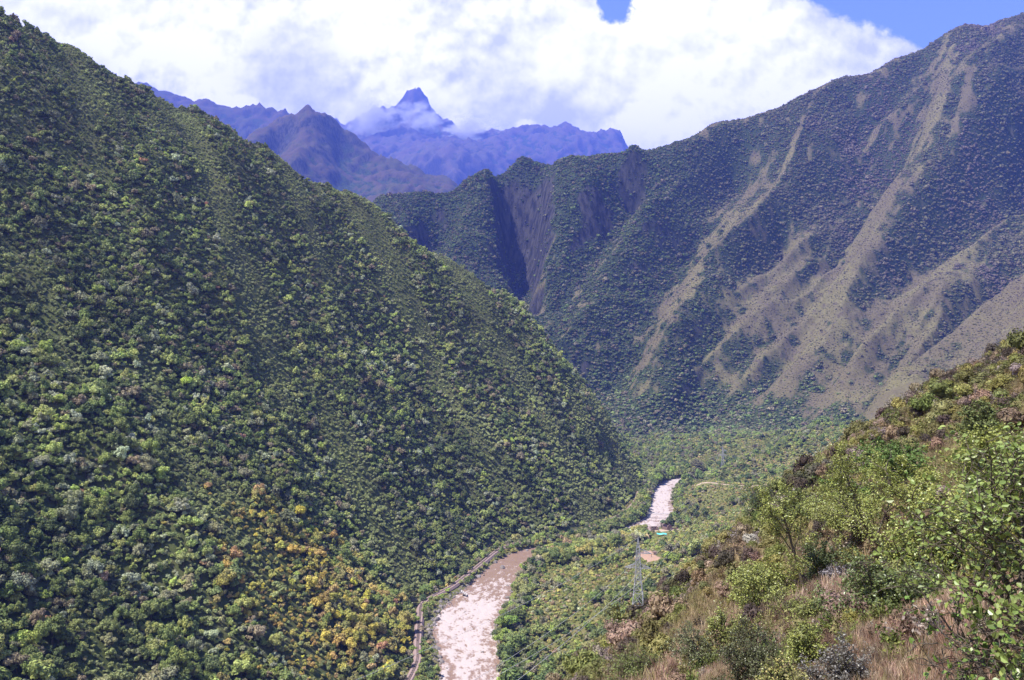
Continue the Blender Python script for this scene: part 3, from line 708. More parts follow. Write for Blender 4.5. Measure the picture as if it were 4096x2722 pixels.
# open patches: bare field, ruins, net plot
FIELD_C = D(1492, 1276, 870)[:2]; RUIN_C = (203, 1044); NET_C = D(1405, 1430, 640)[:2]
ok &= ~((gy > 600) & (gy < 810) & (s1 < 0) & (d1 < hw1 + 9)) & ~((gy > 690) & (gy < 800) & (s1 > 0) & (d1 < hw1 + 8))
a_ = np.array(D(1690, 1066, 1410)[:2] + (0,)); b_ = np.array(D(1800, 1030, 1520)[:2] + (0,)); c_ = np.array(D(1965, 985, 1720)[:2] + (0,)); MEAD = np.array([a_, b_, c_])
dm, _, _, _ = poly_dist(gx, gy, MEAD); ok &= dm > 9
MEAD2 = np.array([D(1600, 1119, 1212)[:2] + (0,), D(1690, 1116, 1208)[:2] + (0,), D(1800, 1113, 1178)[:2] + (0,)]); dm, _, _, _ = poly_dist(gx, gy, MEAD2); ok &= dm > 9
for q, rx, ry in (((FIELD_C[0], FIELD_C[1] - 18), 12, 44), (RUIN_C, 27, 26), ((240, 1054), 14, 12), ((186, 1000), 12, 20), (NET_C, 17, 26)): ok &= clear_(q[0], q[1], rx, ry)
gx, gy, gz, d1, s1, hw1, d2 = [a[ok] for a in (gx, gy, gz, d1, s1, hw1, d2)]
n = len(gx)
pn = fbm(gx, gy, 60, 3, .5, 221); pn2 = fbm(gx, gy, 180, 3, .5, 222)
shore = smooth(40, 10, d1 - hw1); between = (d2 < 30) & (s2[ok] > 0) & (gx < 240) & (d2 < d1 + 40) & (gy < 1420)
tree_p = np.clip(0.03 + 0.7 * shore + 0.9 * between + 0.9 * smooth(0.18, 0.4, pn) + 0.5 * smooth(1250, 1450, gy) * smooth(-.15, .15, pn2), 0, 0.95)
tree_p = np.where((gx > 10) & (gy < 600), np.maximum(tree_p, 0.5), tree_p)
tree_p = tree_p * np.where((gy > 1190) & (gy < 1245), 0.2, 1)
istree = (r.uniform(0, 1, n) < tree_p) & (r.uniform(0, 1, n) < 0.55)
VPAL = [(0.080, 0.088, 0.025), (0.110, 0.112, 0.032), (0.125, 0.120, 0.036), (0.135, 0.112, 0.042), (0.12, 0.088, 0.048), (0.065, 0.080, 0.024), (0.13, 0.13, 0.075)]
VT = [(0.034, 0.045, 0.016), (0.050, 0.062, 0.020), (0.066, 0.080, 0.024), (0.088, 0.092, 0.032), (0.070, 0.066, 0.040), (0.08, 0.10, 0.022)]
gt = pick(VPAL, n, r, [18, 16, 9, 6, 7, 16, 7]); gt[istree] = pick(VT, int(istree.sum()), r)
gt *= (1.1 + 0.35 * pn2 + .3 * pn)[:, None]
gs = np.exp(r.normal(0, 0.28, n)) * 1.75; gs[istree] = np.exp(r.normal(0, 0.25, int(istree.sum()))) * 3.6
gs[istree & (gx > 163) & (gx < 260) & (gy > 955) & (gy < 1030)] = 2.2
gs = np.where(istree & (d1 - hw1 < 25) & (gy < 800) & (s1 > 0), gs * 1.35, gs)
gs = np.where(between, np.clip(gs * 1.2, 2.0, 3.3), gs)
cov = smooth(55, 12, d1 - hw1) * (gx > 28) * (gx < 215) * (gy < 1115) * (gy > 880) * (s1 > 0) * ~((gx > 163) & (gy > 955))
istree |= (cov > .25) & (r.uniform(0, 1, n) < .6); gs = np.where(cov > .25, np.maximum(gs, 5.0 + 3.2 * r.uniform(0, 1, n)), gs)
gs = np.where(between & (gx > 0), np.maximum(gs, 3.0 + 1.6 * r.uniform(0, 1, n)), gs)
farb = (d1 - hw1 < 16) & (gy > 1110) & (gy < 1420); istree |= farb & (r.uniform(0, 1, n) < .75); gs = np.where(farb & (s1 < 0), np.maximum(gs, 4.0 + 3 * r.uniform(0, 1, n)), np.where(farb, np.maximum(gs, 2.6 + 2.0 * r.uniform(0, 1, n)), gs))
gs = np.where(between & (gy > 1030), np.maximum(gs, 4.5), gs); gt = np.where((farb | (between & (gy > 1030)))[:, None], pick(VT, n, r), gt)
end_ = (d1 - hw1 < 30) & (gy > 1385); gs = np.where(end_, gs * 1.5, gs)
gscl = np.stack([gs, gs, gs * r.uniform(0.8, 1.2, n)], 1); grot = spin(n, r, 0.08)
SHRUB = [crown_mesh('shrub_crown_%d' % i, 400 + i, lobes=6, cards=140, size=0.30, flat=0.7, trunk=False, zc=0.45, mat='forest_leaf') for i in range(5)]
LOW = [bush_mesh('low_bush_%d' % i, 430 + i) for i in range(5)]
gpx, gpy = scr(gx, gy, gz + gs)
vis = (gpx > 4) & (gpx < 1020) & (gpy > 4) & (gpy < 672)
vis &= ~((gpy - 340) > (760 - gpx) * 0.9 + 90)          # not behind the near shoulder
gi_ = r.integers(0, 5, n)
def individuals(mask, number, meshes, name, label_fn):
    sh = np.where(mask & vis, gs / gy, 0); od = np.argsort(-sh)[:number]; od = od[sh[od] > 0]
    for i in od:
        o = bpy.data.objects.new(name, meshes[int(gi_[i]) % len(meshes)]); col.objects.link(o)
        o.location = (gx[i], gy[i], gz[i]); o.rotation_euler = tuple(grot[i]); o.scale = tuple(gscl[i]); o['tint'] = [float(c) for c in gt[i]]
        lb, gp = label_fn(i); tag(o, lb, 'tree' if 'tree' in name else 'shrub', gp)
    return od
def lab_t(i):
    w_ = tint_words(gt[i])
    if gx[i] < 0 and s1[i] < 0: return (w_ + ' tree on the strip between railway line and brown river', w_ + ' trees between the railway and the river')
    if gy[i] > 1100: return (w_ + ' small tree beside the distant reach of white water', w_ + ' trees by the distant rapids')
    if d1[i] - hw1[i] < 14: return (('wide ' if gs[i] > 4.6 else 'small ') + w_ + ' leafy tree leaning over the far bank of the brown river', w_ + ' trees along the river bank')
    return (('wide ' if gs[i] > 4.2 else 'small ') + w_ + ' rounded tree among low shrubs ' + ('below the power pylon' if gy[i] < 640 else 'on the flat between pylon and river' if gy[i] < 860 else 'near the bare brown field'), w_ + ' trees of the valley floor')
tt = individuals(istree, 300, BIG, 'valley_tree', lab_t)
def lab_s(i):
    w_ = tint_words(gt[i]); return (w_ + ' low shrub on the open flat ' + ('between the railway and the river' if s1[i] < 0 else 'close to the river edge' if d1[i] - hw1[i] < 20 else 'below the power pylon' if gy[i] < 620 else 'crossed by the power cables'), w_ + ' shrubs of the valley floor')
ss = individuals(~istree, 300, SHRUB, 'valley_shrub', lab_s)
left = np.ones(n, bool); left[tt] = False; left[ss] = False
A = left & istree
make_stuff('valley_woodland', FOREST, np.stack([gx, gy, gz], 1)[A], grot[A], gscl[A], gi_[A], gt[A])
A = left & ~istree
make_stuff('valley_shrubbery', SHRUB, np.stack([gx, gy, gz], 1)[A], grot[A], gscl[A], gi_[A], gt[A])

# ---- bushes on the mountain across the valley
r = np.random.default_rng(23)
hx, hy = jitter(-700, 2700, 1700, 3450, 5.6, r)
hz = rmg.sample(hx, hy); vg = rmg.sample(hx, hy, rveg); rk = rmg.sample(hx, hy, rrock); h_nz = rmg.sample(hx, hy, nz_)
ok = in_view(hx, hy, hz) & (r.uniform(0, 1, len(hx)) < 0.85) & (r.uniform(0, 1, len(hx)) > rk * .9) & (hz > 12)
hx, hy, hz, vg = hx[ok], hy[ok], hz[ok], vg[ok]; n = len(hx)
ht = pick([(0.042, 0.056, 0.022), (0.060, 0.074, 0.028), (0.080, 0.090, 0.04), (0.085, 0.075, 0.045), (0.10, 0.095, 0.06), (0.075, 0.10, 0.03)], n, r)
dry = r.uniform(0, 1, n) > 0.14 + 0.86 * smooth(0.34, 0.66, vg)
ht[dry] = pick([(0.095, 0.078, 0.05), (0.11, 0.10, 0.05), (0.075, 0.065, 0.045), (0.085, 0.08, 0.04)], int(dry.sum()), r)
hp = fbm(hx, hy, 200, 3, .5, 231); ht *= (1 + 0.3 * hp + .45 * smooth(260, 60, hz))[:, None]
pinkish = smooth(0.0, 0.3, fbm(hx, hy, 260, 3, .5, 232))[:, None] * smooth(900, 1300, hx)[:, None]
bl_ = (.55 * smooth(500, 900, hx) * smooth(60, 250, hz))[:, None]; ht = ht * (1 - bl_) + np.array([0.135, 0.118, 0.072]) * r.uniform(.6, 1.4, (n, 1)) * bl_
ht = ht * (1 - .6 * pinkish) + np.array([0.15, 0.115, 0.105]) * .6 * pinkish
hs = np.exp(r.normal(0, 0.38, n)) * np.where(dry, 1.4, 1.6 + 1.9 * smooth(0.4, 0.8, vg)); hflat = np.where(dry, .6, 1.0)
make_stuff('mountain_scrub', LOW, np.stack([hx, hy, hz], 1), spin(n, r), np.stack([hs, hs, hs * hflat * r.uniform(.7, 1.2, n)], 1), r.integers(0, 5, n), ht)

# ================================================================== RIVER
st = []
for i in range(len(RC) - 1):
    L_ = np.linalg.norm(RC[i + 1][:2] - RC[i][:2]); k = max(1, int(L_ / 1.1))
    for j in range(k): st.append(RC[i] + (RC[i + 1] - RC[i]) * j / k)
st = np.array(st); tg = np.gradient(st[:, :2], axis=0)
for _ in range(12): tg = (np.roll(tg, 1, 0) + tg + np.roll(tg, -1, 0)) / 3
tg /= np.linalg.norm(tg, axis=1, keepdims=True); nr = np.stack([tg[:, 1], -tg[:, 0]], 1)
ww = np.linspace(-1, 1, 45)
Xr = st[:, None, 0] + nr[:, None, 0] * ww[None] * (st[:, None, 2] + 5); Yr = st[:, None, 1] + nr[:, None, 1] * ww[None] * (st[:, None, 2] + 5)
dist_ = np.cumsum(np.r_[0, np.linalg.norm(np.diff(st[:, :2], axis=0), axis=1)])[:, None] * np.ones((1, 45)); lat = ww[None] * (st[:, None, 2] + 5)
yy = st[:, 1]
rap = np.interp(yy, [250, 560, 600, 660, 700, 760, 785, 800, 860, 900, 1000, 1080, 1120, 1400, 1500], [.8, .8, .62, .85, .95, .9, .6, .38, .22, .1, .2, .7, .95, .95, .6])
turb = fbm(dist_ * .45, lat, 5.5, 4, .6, 301); turb2 = ridged(dist_ * .5, lat, 2.6, 3, .6, 305); big = fbm(dist_ * .4, lat, 22, 3, .5, 309)
Zr = 0.25 + rap[:, None] * (turb * 0.75 + turb2 * 0.35) + 0.06 * fbm(dist_, lat, 4, 3, .5, 311)
core_ = 1 - 0.55 * np.abs(ww[None]) ** 2
foam = np.clip((rap[:, None] * 1.05 * core_ + turb * 1.05 + turb2 * 0.6 + big * 0.6 - 0.46) * 1.1, 0, 1)
ny, nx = Xr.shape; idx = np.arange(nx * ny).reshape(ny, nx)
q = np.stack([idx[:-1, :-1], idx[:-1, 1:], idx[1:, 1:], idx[1:, :-1]], -1).reshape(-1, 4)[:, ::-1]
m_, x = new_mat('muddy_water'); g = x.node('ShaderNodeNewGeometry'); p = g.outputs['Position']
nn = x.noise(x.vmap(p, (1, 0.5, 1)), 0.55, 8, 0.7); n2 = x.noise(p, 0.08, 3, 0.5)
fo = x.step(x.add(attr(x, 'foam'), x.mul(x.sub(nn, .5), 1.6)), 0.16, 0.74)
mud = x.mix(n2, (0.22, 0.14, 0.10), (0.29, 0.195, 0.15))
cc = x.mix(fo, mud, (0.44, 0.37, 0.345))
finish(m_, x, cc, x.step(fo, 0, 1, 0.30, 0.8), 0.4, bump=nn, bstr=0.6, bdist=0.35)
river = mesh_obj('river', np.stack([Xr, Yr, Zr], -1).reshape(-1, 3), q, m_, smooth=True)
at = river.data.attributes.new('foam', 'FLOAT', 'POINT'); at.data.foreach_set('value', foam.astype(np.float32).ravel()); river['kind'] = 'structure'

# ---- rocks
def rock_mesh(name, seed, mat):
    r = np.random.default_rng(seed); iv, f = ico(); V = list(iv); F = [tuple(a) for a in f]; F2 = []; cache = {}
    def mid(a, b):
        k = (min(a, b), max(a, b))
        if k not in cache: m_ = (V[a] + V[b]); V.append(m_ / np.linalg.norm(m_)); cache[k] = len(V) - 1
        return cache[k]
    for a, b, c in F:
        ab, bc, ca = mid(a, b), mid(b, c), mid(c, a); F2 += [(a, ab, ca), (ab, b, bc), (ca, bc, c), (ab, bc, ca)]
    V = np.array(V); pl = rand_dirs(9, r); cut = r.uniform(0.55, 0.9, 9)
    for k in range(9):
        d = V @ pl[k]; e = np.maximum(d - cut[k], 0); V = V - pl[k] * e[:, None]
    V *= r.uniform(0.96, 1.05, (len(V), 1)) * np.array([1, .8, .62])
    return mesh_data(name, V, np.array(F2), [mat])
m_, x = new_mat('river_rock'); g = x.node('ShaderNodeNewGeometry'); n_ = x.noise(g.outputs['Position'], 1.2, 6, .6)
oi = x.node('ShaderNodeObjectInfo')
M['rock'] = finish(m_, x, x.mix(x.add(x.mul(n_, .6), x.mul(oi.outputs['Random'], .4)), (0.08, 0.07, 0.062), (0.32, 0.28, 0.26)), 0.85, 0.2, bump=n_, bstr=.5, bdist=.2)
ROCK = [rock_mesh('rock_%d' % i, 500 + i, M['rock']) for i in range(5)]
r = np.random.default_rng(31)
n = 5200; k = r.integers(0, len(st), n); sd = np.where(r.uniform(0, 1, n) < .62, -1, 1); off_ = r.normal(0, 2.8, n) + 4.8
bx = st[k, 0] + nr[k, 0] * sd * (st[k, 2] + off_); by = st[k, 1] + nr[k, 1] * sd * (st[k, 2] + off_)
wgt = np.interp(by, [250, 560, 640, 680, 800, 860, 1100, 1150, 1420], [.35, .35, .8, 1, 1, .4, .5, .8, .8]); kp = r.uniform(0, 1, n) < wgt
bx, by = bx[kp], by[kp]; bs = np.exp(r.normal(-.1, .5, len(bx))); bz = np.maximum(vfg.sample(bx, by), 0.45)
make_stuff('bank_rubble', ROCK, np.stack([bx, by, bz], 1), spin(len(bx), r, .4), np.stack([bs] * 3, 1), r.integers(0, 5, len(bx)), np.ones((len(bx), 3)))
def place_rock(x_, y_, z_, s_, i, label, group=None):
    o = bpy.data.objects.new('boulder', ROCK[i % 5]); col.objects.link(o); o.location = (x_, y_, z_); o.scale = (s_, s_, s_); o.rotation_euler = (0, 0, i * 1.3)
    tag(o, label, 'boulder', group)
a_ = D(1157, 1301, 880); place_rock(a_[0], a_[1], 1.0, 4.2, 1, 'big dark boulder splitting the smooth brown current at the upper bend')
for i in range(46):
    k = int(r.integers(0, len(st))); y_ = st[k, 1]
    if not (560 < y_ < 800 or 1110 < y_ < 1380): continue
    w_ = r.uniform(-.95, .95); place_rock(st[k, 0] + nr[k, 0] * w_ * st[k, 2], st[k, 1] + nr[k, 1] * w_ * st[k, 2], 0.35, r.uniform(.7, 1.7), i,
                                         'wet grey boulder breaking the white rapids of the brown river' if y_ < 900 else 'small dark boulder in the distant reach of white water', 'boulders in the rapids' if y_ < 900 else 'boulders in the distant rapids')

# ================================================================== RAILWAY
def box_arrays(cx, cy_, cz, sx, sy, sz, ux=(1, 0, 0), uy=(0, 1, 0), uz=(0, 0, 1)):
    ux, uy, uz = map(np.array, (ux, uy, uz)); c = np.array([cx, cy_, cz], float)
    v = [c + ux * a * sx / 2 + uy * b * sy / 2 + uz * d * sz / 2 for d in (-1, 1) for a, b in ((-1, -1), (1, -1), (1, 1), (-1, 1))]
    return np.array(v), np.array([(3, 2, 1, 0), (4, 5, 6, 7), (0, 1, 5, 4), (1, 2, 6, 5), (2, 3, 7, 6), (3, 0, 4, 7)])
class MB:
    def __init__(s): s.v = []; s.f = []; s.n = 0
    def add(s, v, f): s.v.append(np.asarray(v, float)); s.f.append(np.asarray(f) + s.n); s.n += len(v); return s
    def box(s, *a, **k): return s.add(*box_arrays(*a, **k))
    def bar(s, a, b, w, h=None):
        a = np.array(a, float); b = np.array(b, float); d = b - a; L_ = np.linalg.norm(d); d /= L_
        up = np.array([0, 0, 1.]) if abs(d[2]) < .95 else np.array([1., 0, 0]); sx = np.cross(d, up); sx /= np.linalg.norm(sx); uz = np.cross(sx, d); c = (a + b) / 2
        return s.add(*box_arrays(c[0], c[1], c[2], L_, w, h or w, d, sx, uz))
    def build(s, name, mat, parent=None, smooth=False):
        tri = [f for f in s.f if f.shape[1] == 3]; qd = [f for f in s.f if f.shape[1] == 4]
        fl = ([np.concatenate(tri)] if tri else []) + ([np.concatenate(qd)] if qd else [])
        return mesh_obj(name, np.concatenate(s.v), fl, mat, smooth, parent)
def simple_mat(name, c, rough=.8, spec=.2, c2=None, sc_=2.0, metal=0.0, bd=.05):
    m_, x = new_mat(name); g = x.node('ShaderNodeNewGeometry'); n_ = x.noise(g.outputs['Position'], sc_, 5, .6)
    return finish(m_, x, x.mix(x.step(n_, .35, .65), c, c2 or tuple(k * .7 for k in c)), rough, spec, bump=n_, bstr=.4, bdist=bd, metal=metal)
M['ballast'] = simple_mat('ballast', (0.36, 0.26, 0.23), c2=(0.24, 0.17, 0.15), sc_=1.5)
M['steel'] = simple_mat('worn_steel', (0.30, 0.24, 0.22), .5, .5, metal=.3)
M['sleeper'] = simple_mat('sleeper_wood', (0.13, 0.09, 0.07))
def strip(C, prof, z0):
    t = np.gradient(C[:, :2], axis=0); t /= np.linalg.norm(t, axis=1, keepdims=True); nn = np.stack([t[:, 1], -t[:, 0]], 1)
    P_ = np.array([[(c[0] + k[0] * o_, c[1] + k[1] * o_, z0 + h_) for o_, h_ in prof] for c, k in zip(C, nn)])
    a, b = P_.shape[:2]; ix = np.arange(a * b).reshape(a, b)
    return P_.reshape(-1, 3), np.stack([ix[:-1, :-1], ix[:-1, 1:], ix[1:, 1:], ix[1:, :-1]], -1).reshape(-1, 4)
RD = catmull(RAIL, 26)
v_, f_ = strip(RD, [(-3.8, -1.5), (-2.5, 0.6), (2.5, 0.6), (4.0, -1.5)], 4.9)
tag(mesh_obj('railway_bed', v_, f_, M['ballast']), kind='structure')
track = empty('railway_track', (RD[0][0], RD[0][1], 5.5)); tag(track, 'single railway line with rusty rails curving along the foot of the wooded slope', 'railway track')
def world_child(o, parent): o.parent = parent; o.matrix_parent_inverse = Matrix.Translation(-Vector(parent.location)); return o
for off in (-.55, .55):
    v_, f_ = strip(RD, [(off - .09, 0), (off - .09, .2), (off + .09, .2), (off + .09, 0)], 5.72); world_child(mesh_obj('rail', v_, f_, M['steel']), track)
mb = MB(); dd = 0
for i in range(len(RD) - 1):
    a = RD[i]; b = RD[i + 1]; L_ = np.linalg.norm((b - a)[:2])
    if a[1] > 1050: break
    t_ = (b - a)[:2] / L_
    for k in range(int(L_ / 1.1)):
        c = a + (b - a) * (k * 1.1 / L_); mb.box(c[0], c[1], 5.6, 2.4, .35, .2, ux=(t_[1], -t_[0], 0), uy=(t_[0], t_[1], 0))
o = mb.build('sleeper', M['sleeper']); o['kind'] = 'stuff'; world_child(o, track)
# stepped concrete weir beside the line
M['concrete'] = simple_mat('concrete', (0.50, 0.46, 0.44), c2=(0.36, 0.33, 0.31))
a_ = D(1057, 1357, 790); rt = empty('stepped_wall', (a_[0], a_[1] - 4, 2)); tag(rt, 'pale stepped concrete wall going down from the railway to the rapids', 'retaining wall')
for k in range(4): MB().box(3 + k * 1.6, -k * .6, 2.2 - k * .8, 1.3, 6.5, 1.0).build('step', M['concrete'], rt)

# ================================================================== PYLONS AND CABLES
M['galv'] = simple_mat('galvanised_steel', (0.50, 0.50, 0.52), .5, .5, c2=(0.36, 0.36, 0.38), metal=.4)
M['insul'] = simple_mat('insulator_glass', (0.20, 0.13, 0.10), .3, .6)
def pylon(loc, H, rz, label, th=.34):
    rt = empty('transmission_tower', loc, rz); tag(rt, label, 'pylon')
    hb = H * .082; levels = [(0, hb), (.16, hb * .82), (.31, hb * .66), (.44, hb * .52), (.55, hb * .42), (.63, hb * .36), (.70, hb * .33), (.77, hb * .31), (.84, hb * .27)]
    pt = lambda f, w, k: (w * (1, -1, -1, 1)[k], w * (1, 1, -1, -1)[k], f * H)
    for k in range(4):
        mb = MB()
        for (f0, w0), (f1, w1) in zip(levels[:-1], levels[1:]): mb.bar(pt(f0, w0, k), pt(f1, w1, k), th * 1.15)
        mb.build('leg', M['galv'], rt)
    mb = MB()
    for (f0, w0), (f1, w1) in zip(levels[:-1], levels[1:]):
        for k in range(4):
            j = (k + 1) % 4
            mb.bar(pt(f0, w0, k), pt(f1, w1, j), th * .7); mb.bar(pt(f0, w0, j), pt(f1, w1, k), th * .7); mb.bar(pt(f1, w1, k), pt(f1, w1, j), th * .7)
    o = mb.build('bracing', M['galv'], rt)
    mb = MB(); w = levels[-1][1]
    for k in range(4): mb.bar(pt(.84, w, k), (0, 0, H), th * .9); mb.bar(pt(.84, w, k), (0, 0, H * .92), th * .6)
    for f in (.88, .93):
        ww_ = w * (1 - (f - .84) / .16)
        for k in range(4): mb.bar(pt(f, ww_, k), pt(f, ww_, (k + 1) % 4), th * .6)
    mb.build('peak', M['galv'], rt)
    tips = []
    for f, s_ in ((.62, -1), (.62, 1), (.81, 1)):
        wa = .36 * hb; tip = (s_ * H * .17, 0, f * H - .2); mb = MB()
        for yy_ in (-wa, wa):
            mb.bar((s_ * wa, yy_, f * H), tip, th); mb.bar((s_ * wa, yy_, f * H + H * .05), tip, th * .9)
            for q_ in (.25, .5, .75):
                lo = np.array((s_ * wa, yy_, f * H)) * (1 - q_) + np.array(tip) * q_; hi = np.array((s_ * wa, yy_, f * H + H * .05)) * (1 - q_) + np.array(tip) * q_; mb.bar(lo, hi, th * .6)
        arm = mb.build('crossarm', M['galv'], rt)
        mb = MB(); mb.bar((tip[0], 0, tip[2]), (tip[0], 0, tip[2] - 2.4), .3); mb.build('insulator', M['insul'], arm)
        tips.append((tip[0], 0, tip[2] - 2.4))
    tips.append((0, 0, H))
    c, s_ = math.cos(rz), math.sin(rz)
    return [np.array((loc[0] + t[0] * c - t[1] * s_, loc[1] + t[0] * s_ + t[1] * c, loc[2] + t[2])) for t in tips]
bx_, by_ = D(1470, 1415, 557)[:2]; bz_ = float(vfg.sample(np.array([bx_]), np.array([by_]))[0])
T1 = pylon((bx_, by_, bz_ - .5), 113.5 - bz_, R(-14), 'tall grey lattice power pylon rising from the shrubs below the near hillside')
bx2, by2 = D(1665, 1040, 1420)[:2]; bz2 = float(vfg.sample(np.array([bx2]), np.array([by2]))[0])
T2 = pylon((bx2, by2, bz2 - .5), 42, R(-20), 'faint small lattice pylon far off on the wooded valley floor', .5)
M['cable'] = simple_mat('aluminium_cable', (0.55, 0.54, 0.55), .5, .4)
def cable(A, B, sag, r_, t1=1.0, label='', n=40):
    P_ = []
    for i in range(n + 1):
        t = t1 * i / n; p = A + (B - A) * t; p = p + np.array([0, 0, -4 * sag * t * (1 - t)]); P_.append(p)
    mb = MB()
    for a, b in zip(P_[:-1], P_[1:]): mb.bar(a, b, r_ * 2)
    o = mb.build('power_cable', M['cable']); tag(o, label, 'cable', 'power cables of the pylon line'); return o
cable(T1[3], np.array(D(864, 1548, 300)), 4, .042, 1.6, 'highest power cable crossing the river from the tip of the near pylon')
cable(T1[0], np.array(D(1128, 1545, 300)), 3, .045, 1.6, 'power cable sloping from the short side crossarm of the near pylon across shrubs')
cable(T1[1], np.array(D(1146, 1556, 290)), 3, .045, 1.6, 'power cable from the lower long crossarm, middle one of three close lines')
cable(T1[2], np.array(D(1240, 1530, 280)), 3, .045, 1.6, 'power cable from the upper crossarm passing nearest to the hillside foot')
for a, b, w_ in zip(T1, T2, ('lower outer', 'lower inner', 'upper', 'topmost')):
    cable(a, b, 18, .035, 1.0, '%s thin cable running up the valley between the two pylons' % w_)

# ================================================================== BRIDGE, RUINS, FIELD
M['wood'] = simple_mat('weathered_wood', (0.42, 0.36, 0.32))
ax, bx = np.array((190, 1128, 7.0)), np.array((234, 1122, 7.0))
rt = empty('footbridge', tuple((ax + bx) / 2)); tag(rt, 'thin pale suspension footbridge spanning the distant white rapids', 'footbridge'); L_ = bx - ax; mid = (ax + bx) / 2
for off, zz, nm in ((0, 0, 'deck'), (-.8, 1.6, 'handrail'), (.8, 1.6, 'handrail')):
    mb = MB()
    for i in range(12):
        f = lambda t: ax - mid + L_ * t + np.array([0, off, zz - 1.6 * 4 * t * (1 - t)])
        mb.bar(f(i / 12), f((i + 1) / 12), 1.5 if nm == 'deck' else .18, .25 if nm == 'deck' else .18)
    mb.build(nm, M['wood'] if nm == 'deck' else M['cable'], rt)
for e in (ax - mid, bx - mid):
    mb = MB()
    for s_ in (-.9, .9): mb.bar(e + (0, s_, -3), e + (0, s_, 3.2), .35)
    mb.bar(e + (0, -.9, 3.0), e + (0, .9, 3.0), .3); mb.build('portal', M['concrete'], rt)
M['adobe'] = simple_mat('adobe_wall', (0.24, 0.165, 0.14), c2=(0.15, 0.105, 0.09), sc_=.8)
M['earth'] = simple_mat('bare_earth', (0.42, 0.27, 0.19), c2=(0.33, 0.21, 0.15), sc_=.35)
M['pale_earth'] = simple_mat('pale_earth', (0.46, 0.36, 0.26), c2=(0.36, 0.27, 0.19), sc_=.4)
def gz_(x_, y_): return float(vfg.sample(np.array([x_]), np.array([y_]))[0])
def gable(w, h, hr, t, x_, y_, rt, name, mat, along='x'):
    pr = [(-w / 2, 0), (w / 2, 0), (w / 2, h), (0, hr), (-w / 2, h)]
    v = [((p[0], -t / 2, p[1]) if along == 'x' else (-t / 2, p[0], p[1])) for p in pr] + [((p[0], t / 2, p[1]) if along == 'x' else (t / 2, p[0], p[1])) for p in pr]
    v = np.array(v) + (x_, y_, 0)
    me = bpy.data.meshes.new(name); me.from_pydata([tuple(a) for a in v], [], [(4, 3, 2, 1, 0), (5, 6, 7, 8, 9)] + [(i, (i + 1) % 5, 5 + (i + 1) % 5, 5 + i) for i in range(5)])
    me.materials.append(mat); o = bpy.data.objects.new(name, me); col.objects.link(o); o.parent = rt; return o
def at_d(dx_, dy_, Y): a = D(dx_, dy_, Y); return a[0], Y
hx_, hy_ = at_d(1537, 1222, 1046); rt = empty('ruined_house', (hx_, hy_, gz_(hx_, hy_)), R(28)); tag(rt, 'roofless brown adobe house with a pointed gable among the valley ruins', 'ruin')
gable(8.5, 4.6, 8.4, .7, 0, -5, rt, 'gable_wall', M['adobe']); gable(8.5, 4.6, 7.8, .7, 0, 5, rt, 'gable_wall', M['adobe'])
for s_ in (-1, 1): MB().box(s_ * 3.9, 0, 2.1, .7, 9.2, 4.2).build('side_wall', M['adobe'], rt)
hx_, hy_ = at_d(1507, 1220, 1050); rt = empty('roofless_enclosure', (hx_, hy_, gz_(hx_, hy_)), R(6)); tag(rt, 'low square roofless stone enclosure west of the gabled ruin', 'ruin')
for p_ in ((0, -3.4, 1.2, 8, .7, 2.4), (0, 3.4, 2.0, 8, .7, 4.0), (-4.05, 0, 1.7, .7, 6.0, 3.4), (4.05, 0, 2.2, .7, 6.0, 4.4)): MB().box(*p_).build('stone_wall', M['adobe'], rt)
hx_, hy_ = at_d(1523, 1212, 1062); rt = empty('broken_wall', (hx_, hy_, gz_(hx_, hy_)), R(75)); tag(rt, 'tall broken wall stump standing between the two valley ruins', 'ruin')
MB().box(0, 0, 3.2, 4.2, .8, 6.4).build('stone_wall', M['adobe'], rt); MB().box(3.4, 0, 1.5, 2.8, .8, 3.0).build('stone_wall', M['adobe'], rt)
hx_, hy_ = at_d(1560, 1224, 1044); rt = empty('low_wall', (hx_, hy_, gz_(hx_, hy_)), R(4)); tag(rt, 'long low crumbling wall running from the gabled ruin beside pale earth', 'ruin')
for i in range(4): MB().box(-6 + i * 4.1, 0, .8 + .25 * (i % 2), 4.0, .7, 1.6 + .5 * (i % 2)).build('wall_section', M['adobe'], rt)
def patch_(name, cx, cy_, rx, ry, mat, label, cat, amp=.18, rz=0.0, rows=False, lift=.22):
    a_, b_ = 22, 22; U, V_ = np.meshgrid(np.linspace(-1, 1, a_), np.linspace(-1, 1, b_))
    k = 1 + fbm(U * 3, V_ * 3, 1.5, 2, .5, 401) * amp; xx = U * rx * k; yy_ = V_ * ry * k
    X_ = cx + xx * math.cos(rz) - yy_ * math.sin(rz); Y_ = cy_ + xx * math.sin(rz) + yy_ * math.cos(rz)
    Z_ = vfg.sample(X_, Y_) + lift + (np.sin(yy_ * 2.6) * .16 if rows else 0); Z_[[0, -1], :] -= .6; Z_[:, [0, -1]] -= .6
    ix = np.arange(a_ * b_).reshape(b_, a_)
    o = mesh_obj(name, np.stack([X_, Y_, Z_], -1).reshape(-1, 3), np.stack([ix[:-1, :-1], ix[:-1, 1:], ix[1:, 1:], ix[1:, :-1]], -1).reshape(-1, 4), mat, True)
    return tag(o, label, cat, kind=None if cat else 'structure')
patch_('ploughed_field', FIELD_C[0] - 1, FIELD_C[1] - 14, 8, 36, M['earth'], None, None, rows=True)
patch_('yard', RUIN_C[0] + 2, RUIN_C[1] - 1, 21, 9, M['pale_earth'], None, None)
patch_('earth_path', 238, 1056, 12, 5, M['earth'], None, None)
patch_('terrace_path', 335, 1206, 62, 4.5, M['pale_earth'], None, None, rz=-.12)
M['tarp'] = simple_mat('turquoise_tarp', (0.10, 0.62, 0.58), .5, .4, c2=(0.16, 0.75, 0.72))
